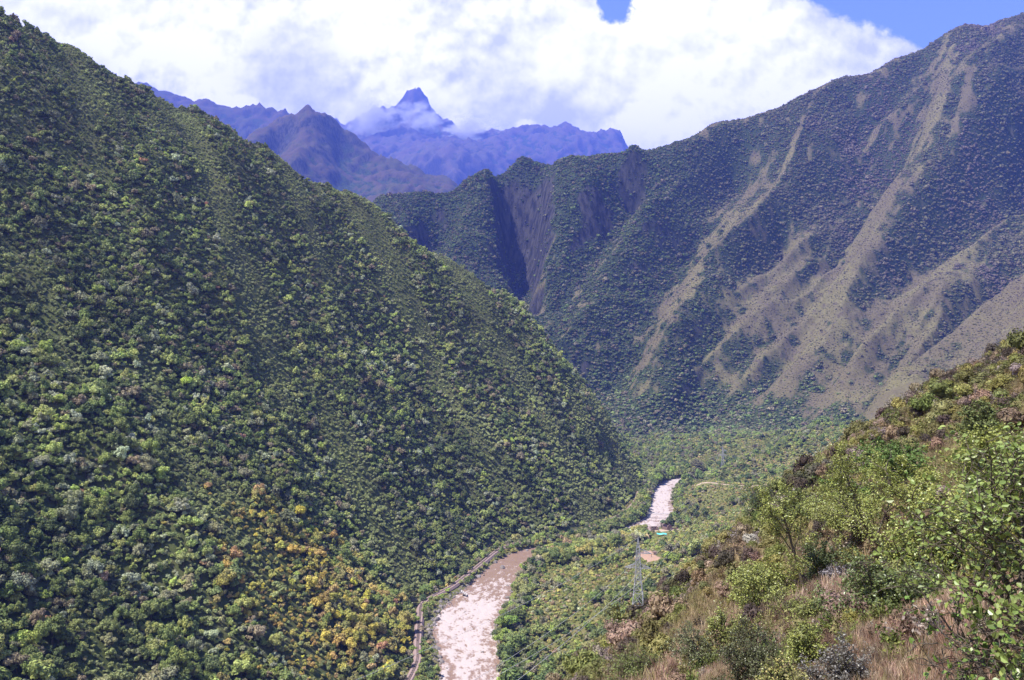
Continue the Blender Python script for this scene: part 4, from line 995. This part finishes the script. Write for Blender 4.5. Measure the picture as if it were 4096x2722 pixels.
tx, ty = at_d(1524, 1238, 1003); tz = gz_(tx, ty)
U, V_ = np.meshgrid(np.linspace(-1, 1, 14), np.linspace(-1, 1, 8)); Zt = tz + 2.4 + 1.1 * (1 - np.abs(V_)) + .3 * np.sin(U * 5); ix = np.arange(14 * 8).reshape(8, 14)
rt = empty('tarp_shelter', (tx, ty, tz)); tag(rt, 'bright turquoise tarpaulin shelter in the shrubs below the ruins', 'tarp')
mesh_obj('tarp', np.stack([U * 6.2, V_ * 2.6 + U * .6, Zt - tz], -1).reshape(-1, 3), np.stack([ix[:-1, :-1], ix[:-1, 1:], ix[1:, 1:], ix[1:, :-1]], -1).reshape(-1, 4), M['tarp'], True, rt)
for sx_, sy_ in ((-1, -1), (1, -1), (-1, 1), (1, 1)): MB().bar((sx_ * 5.8, sy_ * 2.3 + sx_ * .6, -.3), (sx_ * 5.8, sy_ * 2.3 + sx_ * .6, 2.6), .14).build('pole', M['wood'], rt)
hx_, hy_ = at_d(1508, 1281, 862); rt = empty('field_hut', (hx_, hy_, gz_(hx_, hy_)), R(10)); tag(rt, 'small pale hut with a dark doorway at the edge of the bare brown field', 'hut')
MB().box(0, 0, 1.5, 3.4, 4.2, 3.0).build('wall', M['pale_earth'], rt); MB().box(0, 0, 3.15, 4.2, 5.0, .25).build('roof', M['adobe'], rt); MB().box(-.4, -2.12, 1.0, 1.0, .06, 2.0).build('door', M['sleeper'], rt)
# net-covered plot
m_, x = new_mat('green_net'); g = x.node('ShaderNodeNewGeometry'); n_ = x.noise(x.vmap(g.outputs['Position'], (.3, 2, 1)), 1.2, 4, .6)
M['net'] = finish(m_, x, x.mix(n_, (0.22, 0.34, 0.20), (0.42, 0.52, 0.42)), .7, .3)
rt = empty('net_tunnel', (NET_C[0] + 2, NET_C[1], gz_(NET_C[0], NET_C[1])), R(-8)); tag(rt, 'low arched plot covered with pale green netting at the foot of the hillside', 'greenhouse')
for k in range(3):
    th_ = np.linspace(0, math.pi, 13); v_ = []; 
    for xx in np.linspace(-8.5, 8.5, 12): v_ += [(xx, -5 + k * 5 + 2.4 * math.cos(t), 2.3 * math.sin(t)) for t in th_]
    ix = np.arange(12 * 13).reshape(12, 13); mesh_obj('net', np.array(v_), np.stack([ix[:-1, :-1], ix[:-1, 1:], ix[1:, 1:], ix[1:, :-1]], -1).reshape(-1, 4), M['net'], True, rt)
    for xx in (-8.6, 0.1, 8.6):
        mb = MB()
        for a, b in zip(th_[:-1], th_[1:]): mb.bar((xx, -5 + k * 5 + 2.5 * math.cos(a), 2.4 * math.sin(a)), (xx, -5 + k * 5 + 2.5 * math.cos(b), 2.4 * math.sin(b)), .16)
        mb.build('hoop', M['concrete'], rt)
# ================================================================== NEAR HILLSIDE
def nhz(x_, y_): return float(nhg.sample(np.array([x_]), np.array([y_]))[0])
def hit(dx_, dy_, ymin=4.0):
    """where the line of sight through a point of the photograph meets the hillside"""
    Yv = np.exp(np.linspace(math.log(ymin), math.log(200), 900)); px = (dx_ * S - 512) / FPX; pz = (dy_ * S - 340) / FPX
    g_ = nhg.sample(px * Yv, Yv); k = np.argmax(g_ > CAMZ - pz * Yv)
    if not (g_ > CAMZ - pz * Yv).any(): k = len(Yv) - 1
    return px * Yv[k], Yv[k], g_[k]

def tube(mb, pts, rad, k=6):
    pts = np.array(pts, float); n = len(pts); t = np.gradient(pts, axis=0); V = []
    ref = np.array([0.3, 0.2, 1.0]); 
    for i in range(n):
        d = t[i] / (np.linalg.norm(t[i]) + 1e-9); a = np.cross(d, ref if abs(d @ ref) < .98 * np.linalg.norm(ref) else (1, 0, 0)); a /= np.linalg.norm(a); b = np.cross(d, a)
        for j in range(k): th = 2 * math.pi * j / k; V.append(pts[i] + (a * math.cos(th) + b * math.sin(th)) * rad[i])
    F = [(i * k + j, i * k + (j + 1) % k, (i + 1) * k + (j + 1) % k, (i + 1) * k + j) for i in range(n - 1) for j in range(k)]
    mb.add(V, np.array(F))
def grow(seed, H, spread, leaves, leaf, stems=1, bare=0.25, levels=3, droop=0.0, shape='tree', aspect=1.5, dens_tip=1.0):
    """a branching plant: (bark MB, leaf verts, leaf quads)"""
    r = np.random.default_rng(seed); mb = MB(); tips = []
    def branch(p, d, L_, rad, lev):
        n = 7 if lev == 0 else 5; pts = [p]; dd = d / np.linalg.norm(d)
        for i in range(n):
            dd = dd + r.normal(0, .13 + .05 * lev, 3) + np.array([0, 0, .06 if lev else .03]) - np.array([0, 0, droop * .1]); dd /= np.linalg.norm(dd)
            pts.append(pts[-1] + dd * L_ / n)
        rr = np.linspace(rad, rad * (.35 if lev < levels else .3), n + 1); tube(mb, pts, rr, 6 if lev < 2 else 4)
        if lev >= 1:
            for i in range(1 if lev > 1 else 2, n + 1): tips.append((pts[i], L_ * .35 / (lev + .2), lev))
        if lev < levels:
            m = (9, 6, 4, 3)[lev] if shape == 'tree' else (7, 6, 4, 3)[lev]
            for j in range(m):
                f = bare + (1 - bare) * (j + r.uniform(.1, .9)) / m if lev == 0 else r.uniform(.25, 1)
                i = min(int(f * n), n - 1); q = pts[i] + (pts[i + 1] - pts[i]) * (f * n - i)
                az = 2.4 * j + r.uniform(-.5, .5) + seed; ax = (pts[i + 1] - pts[i]); ax /= np.linalg.norm(ax)
                s_ = np.cross(ax, (math.cos(az), math.sin(az), .1)); s_ /= np.linalg.norm(s_); ang = r.uniform(.55, 1.0)
                nd = ax * math.cos(ang) + s_ * math.sin(ang)
                ll = L_ * r.uniform(.42, .62) * (1.15 - .65 * f if lev == 0 else 1) * (spread if lev == 0 else 1)
                branch(q, nd, ll, max(rr[i] * .6, .004), lev + 1)
    for k in range(stems):
        a = r.uniform(0, 6.28); tl = .12 if stems == 1 else r.uniform(.25, .75)
        branch(np.array([r.normal(0, .04 * H * (stems > 1)), r.normal(0, .04 * H * (stems > 1)), -.1]), np.array([math.cos(a) * tl, math.sin(a) * tl, 1.0]), H * (.92 if stems == 1 else r.uniform(.6, .95)), H * (.020 if stems == 1 else .012), 0)
    P_ = np.array([t[0] for t in tips]); W = np.array([t[1] * (1.6 if t[2] > 1 else .7) for t in tips]); W /= W.sum(); sg = np.array([t[1] for t in tips])
    k = r.choice(len(P_), leaves, p=W); cen = P_[k] + r.normal(0, 1, (leaves, 3)) * (np.minimum(sg[k], .05 * H) * .9)[:, None]
    cen[:, 2] = np.maximum(cen[:, 2], .05)
    out = cen - np.array([0, 0, H * .35]); out /= np.linalg.norm(out, axis=1, keepdims=True) + 1e-9
    nn = out * .5 + r.normal(0, .55, (leaves, 3)) + np.array([0, 0, .55]); nn /= np.linalg.norm(nn, axis=1, keepdims=True)
    v, q = leaf_shapes(cen, nn, r.uniform(.65, 1.25, leaves) * leaf, r, aspect)
    return mb, v, q
def leaf_shapes(cen, nrm, size, r, aspect):
    """pointed oval leaves folded along the midrib: 6 verts, 2 quads each"""
    n = len(cen); t = np.cross(nrm, r.normal(size=(n, 3))); t /= np.linalg.norm(t, axis=1, keepdims=True); b = np.cross(nrm, t); s_ = size[:, None]; w = s_ / aspect
    v = np.stack([cen - t * s_ * .5, cen + b * w * .5 - t * s_ * .12 + nrm * w * .18, cen + b * w * .42 + t * s_ * .22 + nrm * w * .15, cen + t * s_ * .5,
                  cen - b * w * .42 + t * s_ * .22 + nrm * w * .15, cen - b * w * .5 - t * s_ * .12 + nrm * w * .18], 1).reshape(-1, 3)
    k = np.arange(n)[:, None] * 6
    return v, np.concatenate([k + np.array([0, 1, 2, 3]), k + np.array([3, 4, 5, 0])], 1).reshape(-1, 4)
def plant(name, label, cat, base, H, spread, leaves, leaf, tint, seed, group=None, mat='glossy_leaf', flowers=None, half=None, **kw):
    mb, v, q = grow(seed, H, 1.0 if half else spread, leaves, leaf, **kw)
    if half:                                                  # trim the grown plant to its measured height and width
        c_ = v.reshape(-1, 6, 3).mean(1); wx = np.percentile(np.abs(c_[:, :2]), 93); hz_ = np.percentile(c_[:, 2], 99)
        k_ = np.array([half / wx, half / wx, H / hz_]); v = v + np.repeat(c_ * k_ - c_, 6, 0); mb.v = [a * k_ for a in mb.v]
    rt = empty(name, base); tag(rt, label, cat, group)
    mb.build('trunk' if cat == 'tree' else 'stem', M['bark'], rt, True)
    o = mesh_obj('crown' if cat == 'tree' else 'foliage', v, q, M[mat], False, rt); o['tint'] = list(map(float, tint))
    if flowers:
        r = np.random.default_rng(seed + 5); nf, fs_, fc = flowers; c = v.reshape(-1, 6, 3).mean(1); c = c[r.choice(len(c), min(nf, len(c)), p=None, replace=False)]
        c = c[np.argsort(-c[:, 2])][: int(nf * .8)]
        nn = r.normal(0, .4, (len(c), 3)) + (0, 0, 1); nn /= np.linalg.norm(nn, axis=1, keepdims=True)
        v2, q2 = leaf_cards(c + (0, 0, fs_ * .6), nn, np.full(len(c), fs_), r, 1.0)
        o2 = mesh_obj('blossom', v2, q2, M['leaf'], False, rt); o2['tint'] = list(fc); o2['kind'] = 'stuff'
    return rt
def pl(name, label, cat, bx, by, ty, hw, leaves, leaf, tint, seed, Y=None, **kw):
    if Y is None: b = hit(bx, by)
    else:
        b = D(bx, by, Y); b = (b[0], b[1], nhz(b[0], b[1]))
    H = max((by - ty) * S / FPX * b[1], .4)
    if Y is not None: H = max(D(bx, ty, Y)[2] - b[2], .4)
    wd = hw * S / FPX * b[1]
    return plant(name, label, cat, (b[0], b[1], b[2] - .03), H, 1.0, leaves, leaf, tint, seed, half=wd, **kw)
G1 = (0.29, 0.32, 0.08); G2 = (0.13, 0.165, 0.05); G3 = (0.27, 0.29, 0.08); G4 = (0.09, 0.12, 0.04)
pl('slender_tree', 'slender tree with a dark forked bare trunk and sparse green crown', 'tree', 1857, 1368, 1118, 90, 3800, .078, G1, 1, bare=.38)
pl('young_tree', 'tallest tree on the hillside, straight dark trunk through an open green crown', 'tree', 2052, 1318, 1030, 110, 6500, .078, G1, 2, bare=.22)
pl('leafy_tree', 'broad leafy tree highest on the hillside with bright sunlit top', 'tree', 2235, 1290, 985, 120, 11000, .078, G1, 3, bare=.18)
pl('dense_tree', 'dense dark green tree whose shade falls on the dry grass', 'tree', 2170, 1335, 1140, 110, 13000, .075, G2, 4, bare=.12)
pl('bright_tree', 'small light green tree between the slender trunk and the tall open tree', 'tree', 1950, 1290, 1125, 80, 6500, .08, G3, 5, bare=.15)
pl('round_bush', 'round glossy green bush at the edge of the tan grass below the trees', 'bush', 2062, 1415, 1285, 95, 8500, .07, G2, 6, stems=7, shape='bush', bare=.05)
pl('light_bush', 'wide light green bush left of the slender tree trunk', 'bush', 1775, 1405, 1290, 80, 8000, .075, G1, 7, stems=7, shape='bush', bare=.05)
pl('dark_bush', 'dark green rounded bush just behind the forked trunk', 'bush', 1905, 1345, 1240, 45, 5000, .08, G4, 8, stems=6, shape='bush', bare=.05)
pl('low_bush', 'low sprawling bush under the broad trees beside brown bracken', 'bush', 1960, 1425, 1330, 60, 4200, .06, G2, 9, stems=6, shape='bush', bare=.05)
pl('soft_bush', 'feathery soft green shrub high on the crest above the tall tree', 'bush', 2062, 1120, 1022, 70, 7000, .13, (0.10, 0.16, 0.04), 10, stems=6, shape='bush', bare=.05, mat='leaf')
pl('soft_bush', 'feathery green shrub halfway up the crest left of the tall tree', 'bush', 1965, 1195, 1105, 50, 5000, .12, (0.11, 0.17, 0.04), 11, stems=6, shape='bush', bare=.05, mat='leaf')
pl('soft_bush', 'olive feathery shrub standing alone on the shoulder against the valley', 'bush', 1765, 1205, 1110, 45, 4500, .14, (0.09, 0.12, 0.04), 12, stems=6, shape='bush', bare=.05, mat='leaf')
pl('spindly_bush', 'thin pale green shrub among yellow grass below the light bush', 'bush', 1690, 1500, 1400, 50, 4200, .06, G3, 13, stems=6, shape='bush', bare=.05)
pl('brown_green_bush', 'upright brown-green shrub at the lower edge of the picture', 'bush', 1735, 1575, 1440, 60, 7000, .045, (0.10, 0.11, 0.045), 14, stems=8, shape='bush', bare=.05)
pl('green_bush', 'fresh green upright shrub beside the brown-green one', 'bush', 1850, 1555, 1435, 45, 6000, .042, G1, 15, stems=7, shape='bush', bare=.05)
pl('yellow_flowering_bush', 'small shrub with pale yellow flower heads at the lower edge', 'bush', 1815, 1610, 1520, 50, 3500, .035, G3, 16, stems=7, shape='bush', bare=.05, flowers=(420, .04, (0.42, 0.36, 0.13)))
pl('whitish_bush', 'wiry dark shrub dotted with whitish leaves near the lower edge', 'bush', 1930, 1600, 1480, 60, 3200, .04, (0.20, 0.19, 0.17), 17, stems=7, shape='bush', bare=.05)
pl('fern_clump', 'bright yellow-green fern clump in the dry brown grass', 'fern', 1905, 1470, 1420, 30, 2500, .045, (0.16, 0.24, 0.03), 18, stems=7, shape='bush', bare=.02)
pl('silver_bush', 'low silvery white-flowered shrub beneath the tall open tree', 'bush', 1950, 1345, 1300, 40, 2500, .07, (0.32, 0.29, 0.30), 19, stems=6, shape='bush', bare=.05)
pl('leaning_bush', 'mixed green shrub at the right border behind the close branches', 'bush', 2345, 1230, 1040, 90, 9000, .07, G1, 20, stems=7, shape='bush', bare=.05)
pl('yellowing_bush', 'yellowing shrub by the right border with golden young leaves', 'bush', 2330, 1330, 1120, 80, 8000, .06, (0.25, 0.25, 0.05), 21, stems=7, shape='bush', bare=.05)
pl('feathery_tree', 'small feathery olive tree right behind the tall open tree', 'tree', 2120, 1235, 1060, 75, 8000, .09, G1, 31, bare=.15)
pl('feathery_tree', 'pale green sapling filling the gap left of the tall open tree', 'tree', 1930, 1235, 1130, 60, 6500, .09, G3, 32, bare=.12)
pl('spreading_bush', 'spreading mid green bush between the tall open tree and the dense dark tree', 'bush', 2110, 1370, 1190, 70, 9000, .07, G1, 33, stems=7, shape='bush', bare=.05)
pl('spreading_bush', 'pale bush at the foot of the slender tree beside yellow grass', 'bush', 1845, 1435, 1365, 60, 4500, .055, G3, 34, stems=6, shape='bush', bare=.05)
pl('spreading_bush', 'tall yellow-green bush on the right border above the broad leafy tree', 'bush', 2345, 1130, 960, 60, 8000, .08, G3, 35, stems=7, shape='bush', bare=.05)
pl('soft_bush', 'fresh green feathery shrub on the upper slope near the right border', 'bush', 2290, 1015, 925, 60, 6500, .12, (0.12, 0.145, 0.05), 36, stems=6, shape='bush', bare=.05, mat='leaf')
pl('soft_bush', 'wide feathery shrub between the olive shrub and the slender tree', 'bush', 1835, 1215, 1130, 55, 5500, .11, (0.13, 0.155, 0.05), 37, stems=6, shape='bush', bare=.05, mat='leaf')
pl('tangled_bush', 'tangled grey-green bush on the slope below the light bush', 'bush', 1620, 1540, 1440, 60, 5000, .05, (0.15, 0.17, 0.07), 38, stems=8, shape='bush', bare=.05)
pl('tangled_bush', 'small green bush lowest on the slope beside tan grass', 'bush', 1480, 1575, 1490, 55, 4500, .06, (0.17, 0.21, 0.05), 39, stems=8, shape='bush', bare=.05)
# the close shrub whose branches reach in from the right border
plant('close_shrub', 'close shrub with large oval leaves reaching in from the right border', 'bush', (4.95, 6.9, nhz(4.95, 6.9) - .05), 2.1, 1.25, 8500, .055, (0.20, 0.26, 0.065), 22, half=1.35, stems=8, shape='bush', bare=.04, aspect=1.45)
plant('close_sprig', 'arching twig with a few big leaves in front of the shaded hollow', 'bush', (4.5, 7.0, nhz(4.5, 7.0) - .05), .95, 1.5, 700, .062, (0.15, 0.23, 0.045), 23, half=.9, stems=4, shape='bush', bare=.04, droop=.9, aspect=1.45)

# scrub over the whole hillside
r = np.random.default_rng(41)
SC = [crown_mesh('scrub_clump_%d' % i, 600 + i, lobes=11, cards=900, size=0.085, flat=0.75, trunk=False, zc=0.5, mat='leaf', lobe_r=(0.18, 0.42)) for i in range(4)]
def sparse_mesh(name, seed, stems=26, mat='leaf', leafn=160, ls=.09, H=1.0):
    """wiry dry shrub: fans of thin twigs with small leaves"""
    r = np.random.default_rng(seed); V = []; F = []; o = 0; C = []
    for _ in range(stems):
        a = r.uniform(0, 6.28); t = r.uniform(.1, .8); d = np.array([math.cos(a) * t, math.sin(a) * t, 1]); d /= np.linalg.norm(d); L_ = r.uniform(.6, 1.1) * H; s_ = np.cross(d, (0, 0, 1.)); s_ /= np.linalg.norm(s_); w = .014
        b = np.array([r.normal(0, .1), r.normal(0, .1), 0]); V += [b - s_ * w, b + s_ * w, b + d * L_ + s_ * w * .3, b + d * L_ - s_ * w * .3]; F.append((o, o + 1, o + 2, o + 3)); o += 4
        C += [b + d * L_ * f for f in r.uniform(.35, 1, 8)]
    C = np.array(C)[r.integers(0, len(C), leafn)] + r.normal(0, .07, (leafn, 3)); nn = r.normal(0, .6, (leafn, 3)) + (0, 0, .6); nn /= np.linalg.norm(nn, axis=1, keepdims=True)
    v, q = leaf_cards(C, nn, r.uniform(.6, 1.2, leafn) * ls, r); F2 = q + o
    return mesh_data(name, np.concatenate([np.array(V), v]), np.concatenate([np.array(F), F2]), [M[mat]])
SP = [sparse_mesh('wiry_clump_%d' % i, 620 + i) for i in range(4)]
sx_, sy_ = jitter(-30, 175, 20, 230, 1.15, r); k2 = (sy_ < 60) | (r.uniform(0, 1, len(sx_)) < .8); sx_, sy_ = sx_[k2], sy_[k2]; sz_ = nhg.sample(sx_, sy_)
cn = fbm(sx_, sy_, 16, 3, .5, 411); cn2 = fbm(sx_, sy_, 34, 3, .5, 412)
shd = np.interp(sx_, SX, SY)
near_s = smooth(55, 30, sy_)
prob = np.clip(0.95 + cn * 1.2 + 0.5 * smooth(-22, -4, sy_ - shd) - 0.55 * near_s, .05, 1)
ok = in_view(sx_, sy_, sz_, 30) & (r.uniform(0, 1, len(sx_)) < prob) & (sy_ < shd + 8)
sx_, sy_, sz_, cn, cn2, shd = [a[ok] for a in (sx_, sy_, sz_, cn, cn2, shd)]; n = len(sx_)
stt = pick([(0.17, 0.16, 0.06), (0.22, 0.19, 0.07), (0.14, 0.15, 0.045), (0.20, 0.145, 0.09), (0.26, 0.19, 0.145), (0.21, 0.19, 0.06), (0.10, 0.075, 0.06), (0.32, 0.27, 0.24)], n, r, [16, 13, 13, 13, 8, 10, 10, 3])
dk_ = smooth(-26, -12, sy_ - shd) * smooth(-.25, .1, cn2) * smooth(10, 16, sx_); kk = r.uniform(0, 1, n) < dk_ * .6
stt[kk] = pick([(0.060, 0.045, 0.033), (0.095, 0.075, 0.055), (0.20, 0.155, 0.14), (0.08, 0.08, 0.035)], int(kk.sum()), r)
ssz = np.exp(r.normal(0, .32, n)) * (.62 + .45 * smooth(40, 110, sy_)) * np.where(sy_ < 34, .7, 1)
typ = r.integers(0, 8, n)
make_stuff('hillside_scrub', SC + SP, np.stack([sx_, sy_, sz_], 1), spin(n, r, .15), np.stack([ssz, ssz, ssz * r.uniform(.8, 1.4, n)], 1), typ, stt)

# countable shrubs standing out of the scrub
for k in range(46):
    q_ = r.choice(np.where((sy_ > 45) & (sy_ < shd))[0]); Y_ = sy_[q_]
    o = bpy.data.objects.new('hillside_shrub', SC[k % 4]); col.objects.link(o); s_ = r.uniform(.8, 1.3) * (.7 + Y_ / 160); o.location = (sx_[q_], Y_, sz_[q_]); o.scale = (s_, s_, s_ * 1.1); o.rotation_euler = (0, 0, k)
    c = [(0.11, 0.14, 0.04), (0.16, 0.17, 0.045), (0.09, 0.065, 0.05), (0.19, 0.145, 0.13)][k % 4]; o['tint'] = list(c)
    w_ = ('green', 'yellowish', 'dark brown', 'greyish pink')[k % 4]
    tag(o, w_ + ' clump of scrub on the dry near hillside', 'shrub', w_ + ' scrub clumps on the near hillside')

# dry grass
def tuft_mesh(name, seed, blades=34, h=.5, sp=.16):
    r = np.random.default_rng(seed); V = []; F = []; o = 0
    for _ in range(blades):
        a = r.uniform(0, 6.28); rr = r.uniform(0, sp); b = np.array([math.cos(a) * rr, math.sin(a) * rr, 0]); a2 = a + r.normal(0, .8); ln = r.uniform(.15, .55); hh = h * r.uniform(.55, 1.15)
        m1 = b + np.array([math.cos(a2) * ln * hh * .35, math.sin(a2) * ln * hh * .35, hh * .6]); tp = b + np.array([math.cos(a2) * ln * hh, math.sin(a2) * ln * hh, hh]); s_ = np.array([-math.sin(a2), math.cos(a2), 0]) * .006
        V += [b - s_, b + s_, m1 + s_, m1 - s_, tp + s_ * .3, tp - s_ * .3]; F += [(o, o + 1, o + 2, o + 3), (o + 3, o + 2, o + 4, o + 5)]; o += 6
    return mesh_data(name, np.array(V), np.array(F), [M['leaf']])
TF = [tuft_mesh('grass_tuft_%d' % i, 700 + i) for i in range(5)]
x1, y1 = jitter(-8, 24, 4, 26, .15, r); x2, y2 = jitter(-15, 85, 26, 120, .42, r)
tx_ = np.r_[x1, x2]; ty_ = np.r_[y1, y2]; sc0 = np.r_[np.full(len(x1), .46), np.full(len(x2), 1.0)]; tz_ = nhg.sample(tx_, ty_)
ok = in_view(tx_, ty_, tz_, 60) & (ty_ < np.interp(tx_, SX, SY) + 12); tx_, ty_, tz_, sc0 = tx_[ok], ty_[ok], tz_[ok], sc0[ok]; n = len(tx_)
gn = fbm(tx_, ty_, 5, 3, .5, 421); gn2 = fbm(tx_, ty_, 14, 3, .5, 422)
tt_ = pick([(0.33, 0.22, 0.16), (0.26, 0.155, 0.11), (0.40, 0.29, 0.215), (0.28, 0.23, 0.12), (0.18, 0.105, 0.075)], n, r, [5, 4, 4, 2, 2])
yl = np.maximum(smooth(0, .3, gn2), smooth(30, 45, ty_) * .8)[:, None] * smooth(14, 24, ty_)[:, None]; tt_ = tt_ * (1 - .6 * yl) + np.array([0.27, 0.25, 0.10]) * .6 * yl
tt_ *= np.clip(1.05 + 1.1 * fbm(tx_, ty_, 2.6, 3, .5, 424), .5, 1.7)[:, None]
sc0 = sc0 * (1 + .5 * gn) * r.uniform(.7, 1.25, n)
make_stuff('dry_grass', TF, np.stack([tx_, ty_, tz_ - .02], 1), spin(n, r, .18), np.stack([sc0, sc0, sc0], 1), r.integers(0, 5, n), tt_)
wx_, wy_ = jitter(-4, 18, 7, 24, .62, r); wk = r.uniform(0, 1, len(wx_)) < .45 + 1.2 * fbm(wx_, wy_, 4, 2, .5, 425); wx_, wy_ = wx_[wk], wy_[wk]; wz_ = nhg.sample(wx_, wy_); m = len(wx_); ws = r.uniform(.2, .55, m)
make_stuff('hillside_weeds', SP, np.stack([wx_, wy_, wz_], 1), spin(m, r, .2), np.stack([ws, ws, ws * 1.2], 1), r.integers(0, 4, m), pick([(0.17, 0.20, 0.05), (0.22, 0.20, 0.08), (0.16, 0.10, 0.07), (0.30, 0.24, 0.20), (0.12, 0.15, 0.04)], m, r))
print('SCRIPT COUNTS forest', len(fx), 'valley', len(gx), 'mountain', len(hx), 'scrub', len(sx_), 'grass', n)

# ================================================================== CLOUD ROUND THE HIGH PEAK
def cloud(cen, rad, dens_, seed, label):
    iv, f = ico(); V = [tuple(v) for v in iv]
    m_, x = new_mat('cloud_vapour'); tcn = x.node('ShaderNodeTexCoord'); p = tcn.outputs['Object']
    ln = x.node('ShaderNodeVectorMath', operation='LENGTH'); x.L.new(p, ln.inputs[0])
    n1 = x.noise(x.vmap(p, loc=(seed, seed * 2, 0)), 2.1, 5, 0.6)
    d = x.sub(x.add(x.mul(x.sub(n1, 0.5), 3.6), 0.62), x.m('POWER', ln.outputs['Value'], 1.5))
    d = x.mul(x.step(d, 0.0, 0.5), dens_)
    pv = x.node('ShaderNodeVolumePrincipled'); pv.inputs['Color'].default_value = (1, 1, 1, 1); x.L.new(d, pv.inputs['Density'])
    pv.inputs['Anisotropy'].default_value = 0.2
    ou = x.node('ShaderNodeOutputMaterial'); x.L.new(pv.outputs[0], ou.inputs[1])
    cen = (cen[0] * 1.7, cen[1] * 1.7, CAMZ + (cen[2] - CAMZ) * 1.7); rad = [k * 1.7 for k in rad]
    o = mesh_obj('cloud', np.array(V) * 1.25, f, m_); o.location = cen; o.scale = rad; o['kind'] = 'stuff'
    return o
cloud(D(850, 268, 9250), (380, 360, 330), 0.003, 3, '')
cloud(D(968, 272, 9350), (380, 300, 230), 0.0026, 8, '')
cloud(D(1085, 300, 9200), (420, 300, 200), 0.006, 5, '')
